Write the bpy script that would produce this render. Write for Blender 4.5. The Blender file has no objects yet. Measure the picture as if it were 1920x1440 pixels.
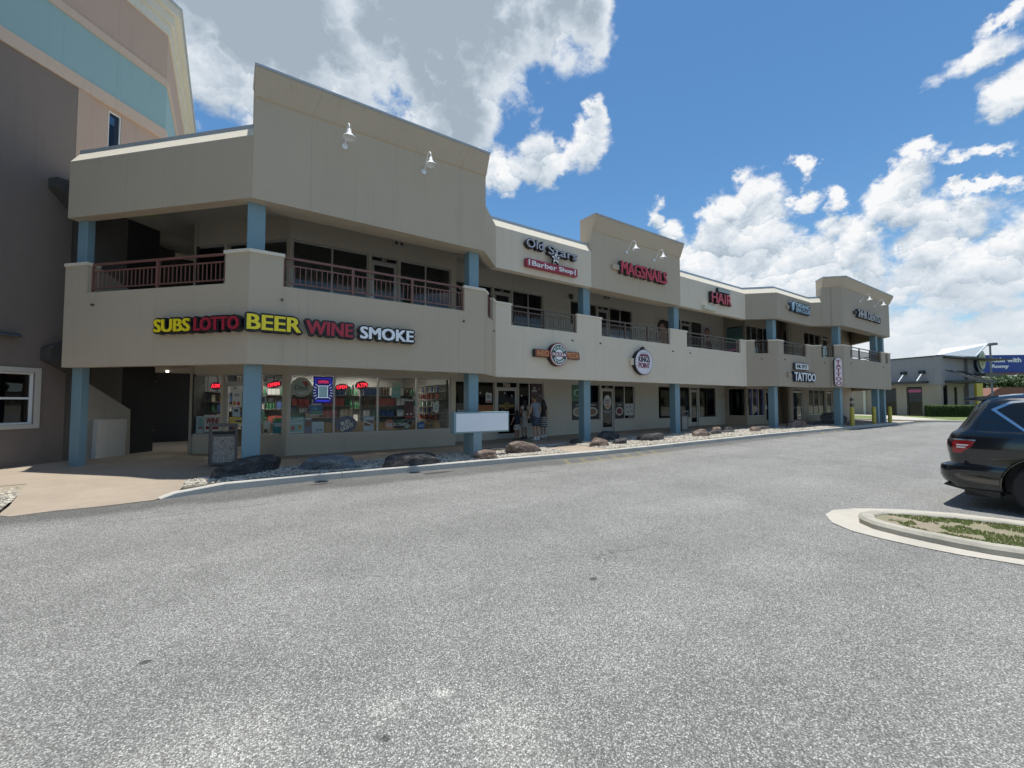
import bpy, bmesh, math, random
import numpy as np
from mathutils import Matrix, Vector, noise as mnoise
random.seed(7)
C = bpy.context.scene
R = math.radians
# ------------------------------------------------------------------ camera
CAMZ = 1.66
cd = bpy.data.cameras.new('camera'); cam = bpy.data.objects.new('camera', cd)
C.collection.objects.link(cam); C.camera = cam
cd.sensor_width = 36; cd.lens = 791.3 / 1920 * 36; cd.clip_start = .05; cd.clip_end = 6000
_y, _p = R(55.998), R(2.3668)
cF = Vector((math.cos(_y)*math.cos(_p), math.sin(_y)*math.cos(_p), math.sin(_p)))
cR = Vector((math.sin(_y), -math.cos(_y), 0)); cU = cR.cross(cF)
cam.matrix_world = Matrix((( cR.x, cU.x, -cF.x, 0), (cR.y, cU.y, -cF.y, 0), (cR.z, cU.z, -cF.z, CAMZ), (0, 0, 0, 1)))
# ------------------------------------------------------------------ light, exposure
C.view_settings.view_transform = 'Standard'; C.view_settings.look = 'None'
C.view_settings.gamma = 1; C.view_settings.exposure = 0.52
SUN = Vector((.07, .058, 1)).normalized()
sl = bpy.data.lights.new('sun', 'SUN'); sl.energy = 3.6; sl.angle = R(.53); sl.color = (1, .965, .90)
so = bpy.data.objects.new('sun', sl); C.collection.objects.link(so)
so.rotation_euler = SUN.to_track_quat('Z', 'Y').to_euler(); so.location = (0, 0, 40)
world = bpy.data.worlds.new('World'); C.world = world; world.use_nodes = True

class NT:
    """small wrapper: makes nodes and links in one call"""
    def __init__(s, nt): s.nt = nt
    def n(s, typ, *ins, **props):
        nd = s.nt.nodes.new(typ)
        sets = props.pop('sets', {})
        for k, v in props.items(): setattr(nd, k, v)
        for i, v in enumerate(ins): s.put(nd.inputs[i], v)
        for k, v in sets.items(): s.put(nd.inputs[k], v)
        return nd
    def put(s, sock, v):
        if v is None: return
        if isinstance(v, bpy.types.NodeSocket): s.nt.links.new(v, sock)
        elif isinstance(v, bpy.types.Node): s.nt.links.new(v.outputs[0], sock)
        else: sock.default_value = v
    def m(s, op, *a, clamp=False):
        return s.n('ShaderNodeMath', *a, operation=op, use_clamp=clamp).outputs[0]
    def v(s, op, *a):
        nd = s.n('ShaderNodeVectorMath', operation=op)
        for i, x in enumerate(a): s.put(nd.inputs[i], x)
        return nd.outputs['Value'] if op in ('LENGTH', 'DOT_PRODUCT', 'DISTANCE') else nd.outputs[0]
    def mix(s, f, a, b, blend='MIX'):
        nd = s.nt.nodes.new('ShaderNodeMix'); nd.data_type = 'RGBA'; nd.blend_type = blend
        s.put(nd.inputs[0], f); s.put(nd.inputs[6], a); s.put(nd.inputs[7], b)
        return nd.outputs[2]
    def ramp(s, f, stops, interp='LINEAR'):
        nd = s.n('ShaderNodeValToRGB', f); r = nd.color_ramp; r.interpolation = interp
        while len(r.elements) < len(stops): r.elements.new(.5)
        for e, (p, c) in zip(r.elements, stops):
            e.position = p; e.color = (c, c, c, 1) if isinstance(c, (int, float)) else (*c, 1)
        return nd.outputs[0]
    def noise(s, vec, scale, detail=4, rough=.5, dist=0, dim='3D'):
        nd = s.n('ShaderNodeTexNoise', noise_dimensions=dim)
        if vec is not None: s.put(nd.inputs['Vector'], vec)
        nd.inputs['Scale'].default_value = scale; nd.inputs['Detail'].default_value = detail
        nd.inputs['Roughness'].default_value = rough; nd.inputs['Distortion'].default_value = dist
        return nd.outputs[0]
    def smooth(s, x, a, b):
        nd = s.n('ShaderNodeMapRange', interpolation_type='SMOOTHSTEP')
        s.put(nd.inputs[0], x); nd.inputs[1].default_value = a; nd.inputs[2].default_value = b
        return nd.outputs[0]

# clouds: azimuth, elevation (degrees), half sizes, weight
BLOBS = [(90, 41, 22, 14, 1.5), (66, 45, 19, 14, 1.6), (50, 46, 8.5, 9, 1.35), (46, 43, 4.5, 5.0, 1.1), (64, 35, 9, 8, 1.3), (79, 31, 15, 7, 1.25),
 (51, 30.6, 6.6, 3.0, 1.0), (46, 32.2, 3.4, 2.6, .95), (44.2, 34.4, 1.7, 1.9, .8), (58, 29.6, 4.2, 3.4, .9),
 (37.0, 23.2, 1.5, 2.4, .85), (35, 20.4, 3.2, 3.4, 1.0), (29.3, 22.6, 2.4, 2.6, 1.0), (26.4, 23.0, 3.4, 3.4, 1.1), (27, 19, 6, 6, 1.2),
 (21.0, 25.0, 1.9, 1.5, .95), (21.6, 22.0, 2.2, 1.4, .9), (18.0, 21.6, 1.2, 1.2, .6), (13.2, 19.2, 3.2, 3.0, 1.1), (11.3, 22.3, 2.0, 1.5, .9), (17.5, 17.2, 3.4, 3.0, 1.0), (10, 15.5, 4.5, 3.2, 1.0),
 (7.2, 21.3, 2.0, .9, .75), (7.5, 18.4, 1.5, .65, .7), (3.2, 17.2, 2.6, 2.4, 1.0), (4.0, 25.2, 4.2, 3.0, 1.0), (6.8, 29.8, 4.5, 1.1, .45), (4.6, 31.4, 2.4, .8, .45),
 (24, 13.5, 13, 6.4, 1.3), (8, 12, 9, 4.6, 1.05), (33, 16.8, 7, 5.0, 1.15), (16, 5.5, 34, 4.4, .85), (140, 22, 26, 9, 1), (215, 18, 30, 10, 1.1), (290, 20, 22, 8, 1), (330, 12, 22, 6, 1), (180, 60, 30, 12, .9), (280, 55, 25, 12, .8)]  # the blobs behind the camera are unseen, added for reflections
def cloud_group():
    g = bpy.data.node_groups.new('cloud_density', 'ShaderNodeTree')
    g.interface.new_socket('angles', in_out='INPUT', socket_type='NodeSocketVector')
    g.interface.new_socket('direction', in_out='INPUT', socket_type='NodeSocketVector')
    g.interface.new_socket('density', in_out='OUTPUT', socket_type='NodeSocketFloat')
    g.interface.new_socket('lobe', in_out='OUTPUT', socket_type='NodeSocketFloat')
    t = NT(g); gi = g.nodes.new('NodeGroupInput'); go = g.nodes.new('NodeGroupOutput')
    cur = None
    dv = t.v('MULTIPLY', gi.outputs[1], (1, 1, 1.25))
    wn = t.n('ShaderNodeTexNoise'); t.put(wn.inputs['Vector'], dv); wn.inputs['Scale'].default_value = 8.5; wn.inputs['Detail'].default_value = 6; wn.inputs['Roughness'].default_value = .62
    warp = t.v('MULTIPLY', t.v('SUBTRACT', wn.outputs['Color'], (.5, .5, .5)), (9.5, 8.5, 0))
    ang = t.v('ADD', gi.outputs[0], warp)
    for a, e, ra, re, w in BLOBS:
        d = t.v('MULTIPLY', t.v('SUBTRACT', ang, (a, e, 0)), (1/ra, 1/re, 0))
        b = t.m('MULTIPLY_ADD', t.v('LENGTH', d), -w, w)
        cur = b if cur is None else t.m('MAXIMUM', cur, b)
    n1 = t.noise(dv, 21, 7, .62)
    wv = t.v('ADD', dv, t.v('MULTIPLY', t.v('SUBTRACT', wn.outputs['Color'], (.5, .5, .5)), (.16, .16, .16)))
    lobe = None; den = t.m('ADD', cur, t.m('MULTIPLY', t.m('SUBTRACT', n1, .5), .75))
    for sc, kd, kl in ((13, .50, .62), (31, .20, .34)):
        vo = t.n('ShaderNodeTexVoronoi', feature='F1'); t.put(vo.inputs['Vector'], wv); vo.inputs['Scale'].default_value = sc
        den = t.m('ADD', den, t.m('MULTIPLY', t.m('SUBTRACT', .45, vo.outputs['Distance']), kd))
        dz_ = t.n('ShaderNodeSeparateXYZ', t.v('SUBTRACT', wv, vo.outputs['Position'])).outputs[2]
        l_ = t.m('MULTIPLY', dz_, sc*kl); lobe = l_ if lobe is None else t.m('ADD', lobe, l_)
    t.put(go.inputs[1], lobe)
    t.put(go.inputs[0], den)
    return g
def build_world():
    nt = world.node_tree; nt.nodes.clear(); t = NT(nt)
    sky = t.n('ShaderNodeTexSky', sky_type='NISHITA', sun_disc=False, sun_elevation=math.asin(SUN.z),
              sun_rotation=math.atan2(SUN.x, SUN.y), altitude=20, air_density=1.0, dust_density=.3, ozone_density=1.2)
    skyc = t.n('ShaderNodeHueSaturation', sets={'Color': sky.outputs[0], 'Saturation': 1.22, 'Value': 1.0}).outputs[0]; skyc = t.v('MULTIPLY', skyc, (.90, 1.0, .98))
    tc = t.n('ShaderNodeTexCoord').outputs['Generated']
    xyz = t.n('ShaderNodeSeparateXYZ', tc)
    az = t.m('MULTIPLY', t.m('ARCTAN2', xyz.outputs[1], xyz.outputs[0]), 57.29578)
    az = t.m('ADD', az, t.m('MULTIPLY', t.m('LESS_THAN', az, -30.0), 360.0))
    el = t.m('MULTIPLY', t.m('ARCSINE', xyz.outputs[2]), 57.29578)
    ang = t.n('ShaderNodeCombineXYZ', az, el, 0.0).outputs[0]
    G = cloud_group()
    def ev(da, de):
        nd = nt.nodes.new('ShaderNodeGroup'); nd.node_tree = G
        t.put(nd.inputs[0], t.v('ADD', ang, (da, de, 0))); 
        t.put(nd.inputs[1], t.v('ADD', tc, (0, 0, R(de)))); return nd.outputs
    e0 = ev(0, 0); d0 = e0[0]; lobe = e0[1]; d1 = ev(0, 1.7)[0]
    cover = t.smooth(d0, -.02, .40)
    lit = t.m('ADD', t.m('MULTIPLY', t.m('SUBTRACT', d0, d1), .62), t.m('MULTIPLY', lobe, .55))
    thick = t.smooth(d0, .55, 1.5)
    # the large cloud overhead is seen from below, so its underside is grey; low clouds on the horizon are dim
    under = t.m('MULTIPLY', t.smooth(el, 26.0, 37.0), t.smooth(d0, .35, 1.0))
    low = t.smooth(el, 15.0, 4.0)
    calm = t.m('SUBTRACT', 1.0, t.m('MULTIPLY', t.smooth(el, 28.0, 38.0), .62))
    b = t.m('ADD', .80, t.m('MULTIPLY', t.m('MULTIPLY', lit, calm), .62))
    b = t.m('SUBTRACT', b, t.m('MULTIPLY', under, .42))
    b = t.m('SUBTRACT', b, t.m('MULTIPLY', thick, .10))
    b = t.m('ADD', t.m('MULTIPLY', b, t.m('SUBTRACT', 1.0, t.m('MULTIPLY', low, .75))), t.m('MULTIPLY', low, .60))
    b = t.m('MINIMUM', t.m('MAXIMUM', b, .42), 1.0)
    cc = t.ramp(b, [(0, (.26, .32, .39)), (.38, (.36, .43, .50)), (.62, (.54, .62, .70)), (.85, (.80, .85, .90)), (1, (1.0, 1.0, 1.0))])
    hz = t.smooth(el, 9.0, -1.0)
    bg1 = t.n('ShaderNodeMixShader', t.m('MULTIPLY', hz, .85), t.n('ShaderNodeBackground', skyc, .10), t.n('ShaderNodeBackground', (.42, .55, .68, 1), .72)); bg2 = t.n('ShaderNodeBackground', cc, .68)
    up = t.smooth(el, -2.0, 1.0)
    f = t.m('MULTIPLY', t.m('MULTIPLY', cover, up), .97)
    ms = t.n('ShaderNodeMixShader', f, bg1, bg2)
    t.n('ShaderNodeOutputWorld', ms)
build_world()

# ------------------------------------------------------------------ helpers
def frame(p, q, z=0.0):
    """wall frame: x runs p->q, y goes into the wall, z up"""
    d = Vector((q[0]-p[0], q[1]-p[1], 0)).normalized()
    return Matrix(((d.x, -d.y, 0, p[0]), (d.y, d.x, 0, p[1]), (0, 0, 1, z), (0, 0, 0, 1)))
I4 = Matrix.Identity(4)
class MB:
    def __init__(s, M=I4): s.v = []; s.f = []; s.mi = []; s.M = M; s.k = 0
    def pt(s, p): s.v.append(tuple(s.M @ Vector(p))); return len(s.v)-1
    def face(s, pts, k=None):
        s.f.append([s.pt(p) for p in pts]); s.mi.append(s.k if k is None else k)
    def box(s, x0, x1, y0, y1, z0, z1, k=None):
        b = len(s.v)
        for z in (z0, z1):
            for (x, y) in ((x0, y0), (x1, y0), (x1, y1), (x0, y1)): s.pt((x, y, z))
        for q in ((0,3,2,1),(4,5,6,7),(0,1,5,4),(1,2,6,5),(2,3,7,6),(3,0,4,7)):
            s.f.append([b+i for i in q]); s.mi.append(s.k if k is None else k)
    def prism(s, poly, axis, a, b, k=None):
        """poly: 2D points; axis 'z': (x,y), 'y': (x,z), 'x': (y,z)"""
        def P(p, w): return {'z': (p[0], p[1], w), 'y': (p[0], w, p[1]), 'x': (w, p[0], p[1])}[axis]
        i0 = len(s.v); n = len(poly)
        for p in poly: s.pt(P(p, a))
        for p in poly: s.pt(P(p, b))
        kk = s.k if k is None else k
        s.f.append([i0+i for i in range(n)][::-1]); s.f.append([i0+n+i for i in range(n)]); s.mi += [kk, kk]
        for i in range(n):
            j = (i+1) % n; s.f.append([i0+i, i0+j, i0+n+j, i0+n+i]); s.mi.append(kk)
    def tube(s, pts, r, n=8, k=None, caps=True):
        pts = [Vector(p) for p in pts]; rs = r if isinstance(r, (list, tuple)) else [r]*len(pts)
        i0 = len(s.v); kk = s.k if k is None else k
        prev = None
        for i, p in enumerate(pts):
            d = (pts[min(i+1, len(pts)-1)] - pts[max(i-1, 0)]).normalized()
            a = prev if prev is not None and abs(prev.dot(d)) < .95 else (Vector((0, 0, 1)) if abs(d.z) < .9 else Vector((1, 0, 0)))
            x = (a - d*a.dot(d)).normalized(); y = d.cross(x); prev = x
            for j in range(n):
                t = 2*math.pi*j/n; s.pt(p + x*math.cos(t)*rs[i] + y*math.sin(t)*rs[i])
        for i in range(len(pts)-1):
            for j in range(n):
                a = i0+i*n+j; b = i0+i*n+(j+1) % n
                s.f.append([a, b, b+n, a+n]); s.mi.append(kk)
        if caps:
            s.f.append([i0+j for j in range(n)][::-1]); s.f.append([i0+(len(pts)-1)*n+j for j in range(n)]); s.mi += [kk, kk]
    def lathe(s, prof, c, n=20, k=None):
        """prof: (r, z) list round vertical axis at c"""
        i0 = len(s.v); kk = s.k if k is None else k
        for r, z in prof:
            for j in range(n):
                t = 2*math.pi*j/n; s.pt((c[0]+r*math.cos(t), c[1]+r*math.sin(t), c[2]+z))
        for i in range(len(prof)-1):
            for j in range(n):
                a = i0+i*n+j; b = i0+i*n+(j+1) % n
                s.f.append([a, b, b+n, a+n]); s.mi.append(kk)
    def disc(s, x, z, rx, rz, y0, y1, n=32, k=None):
        s.prism([(x+rx*math.cos(2*math.pi*i/n), z+rz*math.sin(2*math.pi*i/n)) for i in range(n)], 'y', y0, y1, k)
    def build(s, name, mats, parent=None, smooth=False, bevel=0, fix=True):
        me = bpy.data.meshes.new(name); me.from_pydata(s.v, [], s.f)
        if not isinstance(mats, (list, tuple)): mats = [mats]
        for m in mats: me.materials.append(m)
        me.polygons.foreach_set('material_index', s.mi)
        if fix:
            bm = bmesh.new(); bm.from_mesh(me)
            if smooth: bmesh.ops.remove_doubles(bm, verts=bm.verts, dist=1e-4)
            bmesh.ops.recalc_face_normals(bm, faces=bm.faces); bm.to_mesh(me); bm.free()
        if smooth:
            me.polygons.foreach_set('use_smooth', [True]*len(me.polygons))
        o = bpy.data.objects.new(name, me); C.collection.objects.link(o)
        if parent is not None: o.parent = parent
        if bevel:
            b = o.modifiers.new('bevel', 'BEVEL'); b.width = bevel; b.segments = 2; b.limit_method = 'ANGLE'; b.angle_limit = R(40)
        if smooth and hasattr(me, 'set_sharp_from_angle'): me.set_sharp_from_angle(angle=R(42))
        return o
def tag(o, label, cat, group=None, kind=None):
    if label: o['label'] = label
    if cat: o['category'] = cat
    if group: o['group'] = group
    if kind: o['kind'] = kind
    return o
def struct(o): o['kind'] = 'structure'; return o
def empty(name, loc=(0, 0, 0), label=None, cat=None, group=None, parent=None):
    o = bpy.data.objects.new(name, None); C.collection.objects.link(o); o.empty_display_size = .2
    o.location = loc
    if parent: o.parent = parent
    return tag(o, label, cat, group)
def rooted(root):
    """children were modelled in world coordinates: keep them there"""
    bpy.context.view_layer.update()
    inv = root.matrix_world.inverted()
    for ch in root.children: ch.matrix_parent_inverse = inv
def holes(mb, s0, s1, z0, z1, d0, d1, hs, k=None):
    """wall slab in frame coords with rectangular openings (a,b,za,zb), with reveals"""
    S = sorted({s0, s1, *[v for h in hs for v in h[:2] if s0 < v < s1]}); Z = sorted({z0, z1, *[v for h in hs for v in h[2:] if z0 < v < z1]})
    solid = {}
    for i in range(len(S)-1):
        for j in range(len(Z)-1):
            cs, cz = (S[i]+S[i+1])/2, (Z[j]+Z[j+1])/2
            solid[i, j] = not any(a < cs < b and za < cz < zb for a, b, za, zb in hs)
    for (i, j), ok in solid.items():
        if not ok: continue
        a, b, c, e = S[i], S[i+1], Z[j], Z[j+1]
        mb.face([(a, d0, c), (b, d0, c), (b, d0, e), (a, d0, e)], k); mb.face([(a, d1, c), (a, d1, e), (b, d1, e), (b, d1, c)], k)
        if not solid.get((i-1, j)): mb.face([(a, d0, c), (a, d0, e), (a, d1, e), (a, d1, c)], k)
        if not solid.get((i+1, j)): mb.face([(b, d0, c), (b, d1, c), (b, d1, e), (b, d0, e)], k)
        if not solid.get((i, j-1)): mb.face([(a, d0, c), (a, d1, c), (b, d1, c), (b, d0, c)], k)
        if not solid.get((i, j+1)): mb.face([(a, d0, e), (b, d0, e), (b, d1, e), (a, d1, e)], k)

# ------------------------------------------------------------------ materials
MAT = {}
def newmat(name):
    m = bpy.data.materials.new(name); m.use_nodes = True; nt = m.node_tree; nt.nodes.clear(); return m, NT(nt)
def princ(t, col, rough=.6, metal=0.0, bump=None, bd=.02, emit=None, es=0, spec=.5, coat=0, alpha=None):
    p = t.n('ShaderNodeBsdfPrincipled')
    t.put(p.inputs['Base Color'], col if not isinstance(col, tuple) else (*col, 1)); t.put(p.inputs['Roughness'], rough)
    p.inputs['Metallic'].default_value = metal; p.inputs['Specular IOR Level'].default_value = spec
    p.inputs['Coat Weight'].default_value = coat; p.inputs['Coat Roughness'].default_value = .04
    if emit: p.inputs['Emission Color'].default_value = (*emit, 1); p.inputs['Emission Strength'].default_value = es
    if bump is not None:
        b = t.n('ShaderNodeBump'); b.inputs['Distance'].default_value = bd; b.inputs['Strength'].default_value = 1; t.put(b.inputs['Height'], bump)
        t.put(p.inputs['Normal'], b)
    t.n('ShaderNodeOutputMaterial', p)
    return p
def paint(name, col, rough=.55, metal=0.0, var=.06, scale=3.0, grain=0.0, gs=200, **kw):
    """painted / plain surface with faint blotches and optional grain bump"""
    if name in MAT: return MAT[name]
    m, t = newmat(name); tc = t.n('ShaderNodeTexCoord').outputs['Object']
    n = t.noise(tc, scale, 5, .6)
    f = t.m('MULTIPLY_ADD', n, 2*var, 1-var)
    c = t.v('SCALE', (col[0], col[1], col[2])); c.node.inputs['Scale'].default_value = 1; t.put(c.node.inputs['Scale'], f)
    princ(t, c, rough, metal, bump=(t.noise(tc, gs, 3, .6) if grain else None), bd=grain, **kw)
    MAT[name] = m; return m
def stucco(name, col, dirt=.10):
    if name in MAT: return MAT[name]
    m, t = newmat(name); tc = t.n('ShaderNodeTexCoord').outputs['Object']
    n = t.noise(tc, .45, 4, .6); n2 = t.noise(tc, 26, 4, .7)
    st = t.noise(t.v('MULTIPLY', tc, (2.6, 2.6, .16)), 2.0, 5, .65)     # faint rain streaks
    f = t.m('MULTIPLY_ADD', n, dirt, 1-dirt/2); f = t.m('MULTIPLY', f, t.m('MULTIPLY_ADD', n2, .07, .965))
    f = t.m('MULTIPLY', f, t.m('MULTIPLY_ADD', t.smooth(st, .52, .8), -.10, 1.0))
    sep = t.n('ShaderNodeSeparateXYZ', tc); hz_ = t.m('ADD', sep.outputs[0], t.m('MULTIPLY', sep.outputs[1], .77))
    jt = t.m('LESS_THAN', t.m('ABSOLUTE', t.m('SUBTRACT', t.m('FRACT', t.m('MULTIPLY', hz_, .262)), .5)), .0018)
    f = t.m('MULTIPLY', f, t.m('SUBTRACT', 1.0, t.m('MULTIPLY', jt, .18)))
    run = t.smooth(t.noise(t.v('MULTIPLY', tc, (5.0, 5.0, .10)), 1.6, 4, .7), .60, .74)
    f = t.m('MULTIPLY', f, t.m('SUBTRACT', 1.0, t.m('MULTIPLY', run, .09)))
    c = t.v('SCALE', (col[0], col[1], col[2])); t.put(c.node.inputs['Scale'], f)
    princ(t, c, .85, bump=t.m('ADD', t.noise(tc, 150, 5, .7), t.m('MULTIPLY', t.noise(tc, 35, 3, .6), 1.5)), bd=.004, spec=.3)
    MAT[name] = m; return m
def glass(name, tint=(.6, .65, .66), refl=1.0, rough=.0):
    if name in MAT: return MAT[name]
    m, t = newmat(name)
    tr = t.n('ShaderNodeBsdfTransparent', (*tint, 1)); gl = t.n('ShaderNodeBsdfGlossy', (1, 1, 1, 1), rough)
    tc = t.n('ShaderNodeTexCoord').outputs['Object']
    b = t.n('ShaderNodeBump'); b.inputs['Distance'].default_value = .0015; t.put(b.inputs['Height'], t.noise(tc, 1.3, 2, .5)); t.put(gl.inputs['Normal'], b)
    fr = t.n('ShaderNodeFresnel'); bf = t.n('ShaderNodeNewGeometry').outputs['Backfacing']; t.put(fr.inputs[0], t.m('ADD', 1.5, t.m('MULTIPLY', bf, 1/1.5-1.5)))
    f = t.m('MULTIPLY', fr.outputs[0], refl, clamp=True)
    t.n('ShaderNodeOutputMaterial', t.n('ShaderNodeMixShader', f, tr, gl))
    MAT[name] = m; return m
def emis(name, col, st):
    if name in MAT: return MAT[name]
    m, t = newmat(name); princ(t, (col[0]*.5, col[1]*.5, col[2]*.5), .5, emit=col, es=st); MAT[name] = m; return m

tan = stucco('tan_stucco', (.50, .415, .31)); cream = stucco('cream_stucco', (.69, .60, .475)); tan_dk = stucco('tan_grey_stucco', (.415, .35, .27))
inner = stucco('inner_wall_stucco', (.50, .45, .36)); trimm = stucco('cream_trim', (.70, .64, .52), .05); soff = stucco('soffit_paint', (.55, .51, .43))
blue = paint('blue_column_paint', (.18, .285, .33), .6, var=.07, scale=2); coping = paint('metal_coping', (.42, .45, .47), .45, .3, var=.12)
rail_m = paint('brown_rail_paint', (.19, .085, .065), .45); rail_dk = paint('dark_rail_paint', (.11, .07, .055), .45)
alu = paint('aluminium_frame', (.50, .48, .45), .4, .35, var=.05); alu_dk = paint('bronze_frame', (.05, .045, .04), .4, .3)
white = paint('white_paint', (.78, .78, .76), .45); black = paint('black_paint', (.015, .015, .017), .45); darkgrey = paint('dark_grey', (.06, .06, .06), .6)
brown = stucco('brown_stucco', (.205, .165, .14)); peach = stucco('peach_stucco', (.47, .345, .27)); peach_lt = stucco('light_peach_trim', (.56, .43, .335)); teal = stucco('teal_stucco', (.28, .415, .42)); offw = stucco('off_white_trim', (.62, .60, .52), .04)
gl_shop = glass('shop_glass', (.88, .91, .90), .8); gl_dark = glass('tinted_glass', (.16, .17, .18), 1.1); gl_up = glass('upper_glass', (.60, .63, .64), 1.2)

# ------------------------------------------------------------------ ground
def g(x):
    return float(np.interp(x, [9.6, 14, 20, 36, 60], [0, .05, .10, .13, .13]))
KX = [-.95, -.7, 0, 1.5, 6, 9.6, 12, 14, 20, 27, 33, 40.5, 41.5]
KY = [9.27, 9.37, 9.60, 9.68, 9.55, 9.36, 9.25, 9.24, 9.2, 9.12, 8.98, 8.92, 9.1]
def ky(x): return float(np.interp(x, KX, KY))
def asphalt_mat():
    m, t = newmat('asphalt'); tc = t.n('ShaderNodeTexCoord').outputs['Object']
    vo = t.n('ShaderNodeTexVoronoi', feature='F1'); t.put(vo.inputs['Vector'], t.v('ADD', tc, t.v('SCALE', t.n('ShaderNodeTexNoise', sets={'Scale': 90.0}).outputs[1]))) if False else t.put(vo.inputs['Vector'], tc)
    vo.inputs['Scale'].default_value = 118; vo.inputs['Randomness'].default_value = 1
    cell = t.n('ShaderNodeSeparateColor', vo.outputs['Color']).outputs[0]
    vo2 = t.n('ShaderNodeTexVoronoi', feature='F1'); t.put(vo2.inputs['Vector'], tc); vo2.inputs['Scale'].default_value = 260
    cell2 = t.n('ShaderNodeSeparateColor', vo2.outputs['Color']).outputs[1]
    n1 = t.noise(tc, 120, 3, .7); big = t.noise(tc, .35, 5, .6); mid = t.noise(tc, 1.7, 5, .65); med = t.noise(tc, 9, 4, .6)
    stone = t.ramp(cell, [(0, .10), (.35, .145), (.6, .22), (.82, .36), (1, .62)])
    stone2 = t.ramp(cell2, [(0, .12), (.5, .20), (.85, .33), (1, .52)])
    gap = t.smooth(vo.outputs['Distance'], .75, .35)
    c = t.mix(.42, stone, stone2); c = t.mix(t.m('MULTIPLY', t.m('SUBTRACT', 1.0, gap), .8), c, (.07, .069, .068, 1))
    f = t.m('MULTIPLY_ADD', big, .62, .92); f = t.m('MULTIPLY', f, t.m('MULTIPLY_ADD', mid, .45, .78)); f = t.m('MULTIPLY', f, t.m('MULTIPLY_ADD', med, .22, .89))
    # darker band of newer seal coat beside the kerb, worn irregular edge
    xyz = t.n('ShaderNodeSeparateXYZ', tc)
    ed = t.m('ADD', xyz.outputs[1], t.m('MULTIPLY', t.noise(tc, .9, 3, .5), .7))
    band = t.m('MULTIPLY', t.smooth(ed, 8.7, 9.15), .42)
    f = t.m('MULTIPLY', f, t.m('SUBTRACT', 1.0, band))
    # pale scuffed patches
    pale = None
    for (x, y, r, w) in [(1.06, 2.27, .08, .9), (1.15, 1.76, .36, .34), (-.05, 2.5, .5, .36), (.74, 2.33, .16, .34), (4.6, 2.2, .6, .14), (.2, 1.5, .8, .3), (-1.2, 2.9, .7, .25), (6.5, 3.6, 1.0, .08), (9.5, 4.2, 2.2, .1)]:
        d = t.v('LENGTH', t.v('MULTIPLY', t.v('SUBTRACT', tc, (x, y, 0)), (1/r, 1/r, 0)))
        s = t.m('MULTIPLY', t.smooth(t.m('ADD', d, t.m('MULTIPLY', t.m('SUBTRACT', mid, .5), 2.6)), 1.1, .1), t.m('MULTIPLY', t.smooth(t.m('ADD', cell, t.m('MULTIPLY', med, .6)), .35, .8), w*1.25))
        pale = s if pale is None else t.m('MAXIMUM', pale, s)
    dark = None
    for (x, y, rx, ry) in [(.69, 2.13, .022, .026), (2.88, 2.91, .05, .03), (-2.2, 4.6, .03, .03), (1.6, 9.25, .28, .09), (4.1, 9.2, .45, .12), (-.4, 3.6, .04, .03)]:
        d = t.v('LENGTH', t.v('MULTIPLY', t.v('SUBTRACT', tc, (x, y, 0)), (1/rx, 1/ry, 0)))
        s = t.smooth(t.m('ADD', d, t.m('MULTIPLY', t.m('SUBTRACT', med, .5), 1.2)), 1.1, .6)
        dark = s if dark is None else t.m('MAXIMUM', dark, s)
    # fine cracks
    ve = t.n('ShaderNodeTexVoronoi', feature='DISTANCE_TO_EDGE'); t.put(ve.inputs['Vector'], t.v('ADD', tc, t.n('ShaderNodeCombineXYZ', t.m('MULTIPLY', mid, 1.4), t.m('MULTIPLY', big, 2.5), 0.0).outputs[0])); ve.inputs['Scale'].default_value = .17
    crack = t.m('MULTIPLY', t.smooth(ve.outputs['Distance'], .0016, .0003), t.smooth(t.noise(tc, .5, 2, .5), .47, .6))
    col = t.v('MULTIPLY', c, t.n('ShaderNodeCombineXYZ', f, f, f).outputs[0])
    col = t.v('MULTIPLY', col, (.965, .96, .905))
    # tyre-polished lanes running along the building and one long sealed joint
    wx = t.m('ADD', xyz.outputs[1], t.m('MULTIPLY', t.noise(tc, .25, 2, .5), 1.1))
    lane = t.m('MULTIPLY', t.smooth(t.m('ABSOLUTE', t.m('SUBTRACT', t.m('FRACT', t.m('MULTIPLY', wx, .55)), .5)), .12, .30), .06)
    col = t.v('SCALE', col); t.put(col.node.inputs['Scale'], 1.0); lane_ = t.m('SUBTRACT', 1.05, lane)
    col = t.v('MULTIPLY', col, t.n('ShaderNodeCombineXYZ', lane_, lane_, lane_).outputs[0])
    joint = t.m('MULTIPLY', t.smooth(t.m('ABSOLUTE', t.m('SUBTRACT', t.m('ADD', xyz.outputs[1], t.m('MULTIPLY', mid, .10)), 8.02)), .022, .008), t.smooth(t.noise(tc, .6, 3, .6), .40, .55))
    col = t.mix(t.m('MULTIPLY', joint, .55), col, (.05, .05, .05, 1))
    col = t.mix(pale, col, t.v('SCALE', t.v('ADD', col, (.17, .165, .14))))
    for nd in t.nt.nodes:
        if nd.type == 'VECT_MATH' and nd.operation == 'SCALE' : nd.inputs['Scale'].default_value = 1.1
    col = t.mix(t.m('MULTIPLY', dark, .75), col, (.03, .03, .032, 1)); col = t.mix(t.m('MULTIPLY', crack, .4), col, (.04, .04, .042, 1))
    princ(t, col, .9, bump=t.m('ADD', t.m('MULTIPLY', vo.outputs['Distance'], -1.0), t.m('MULTIPLY', n1, .4)), bd=.006, spec=.3)
    return m
asph = asphalt_mat()
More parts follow.
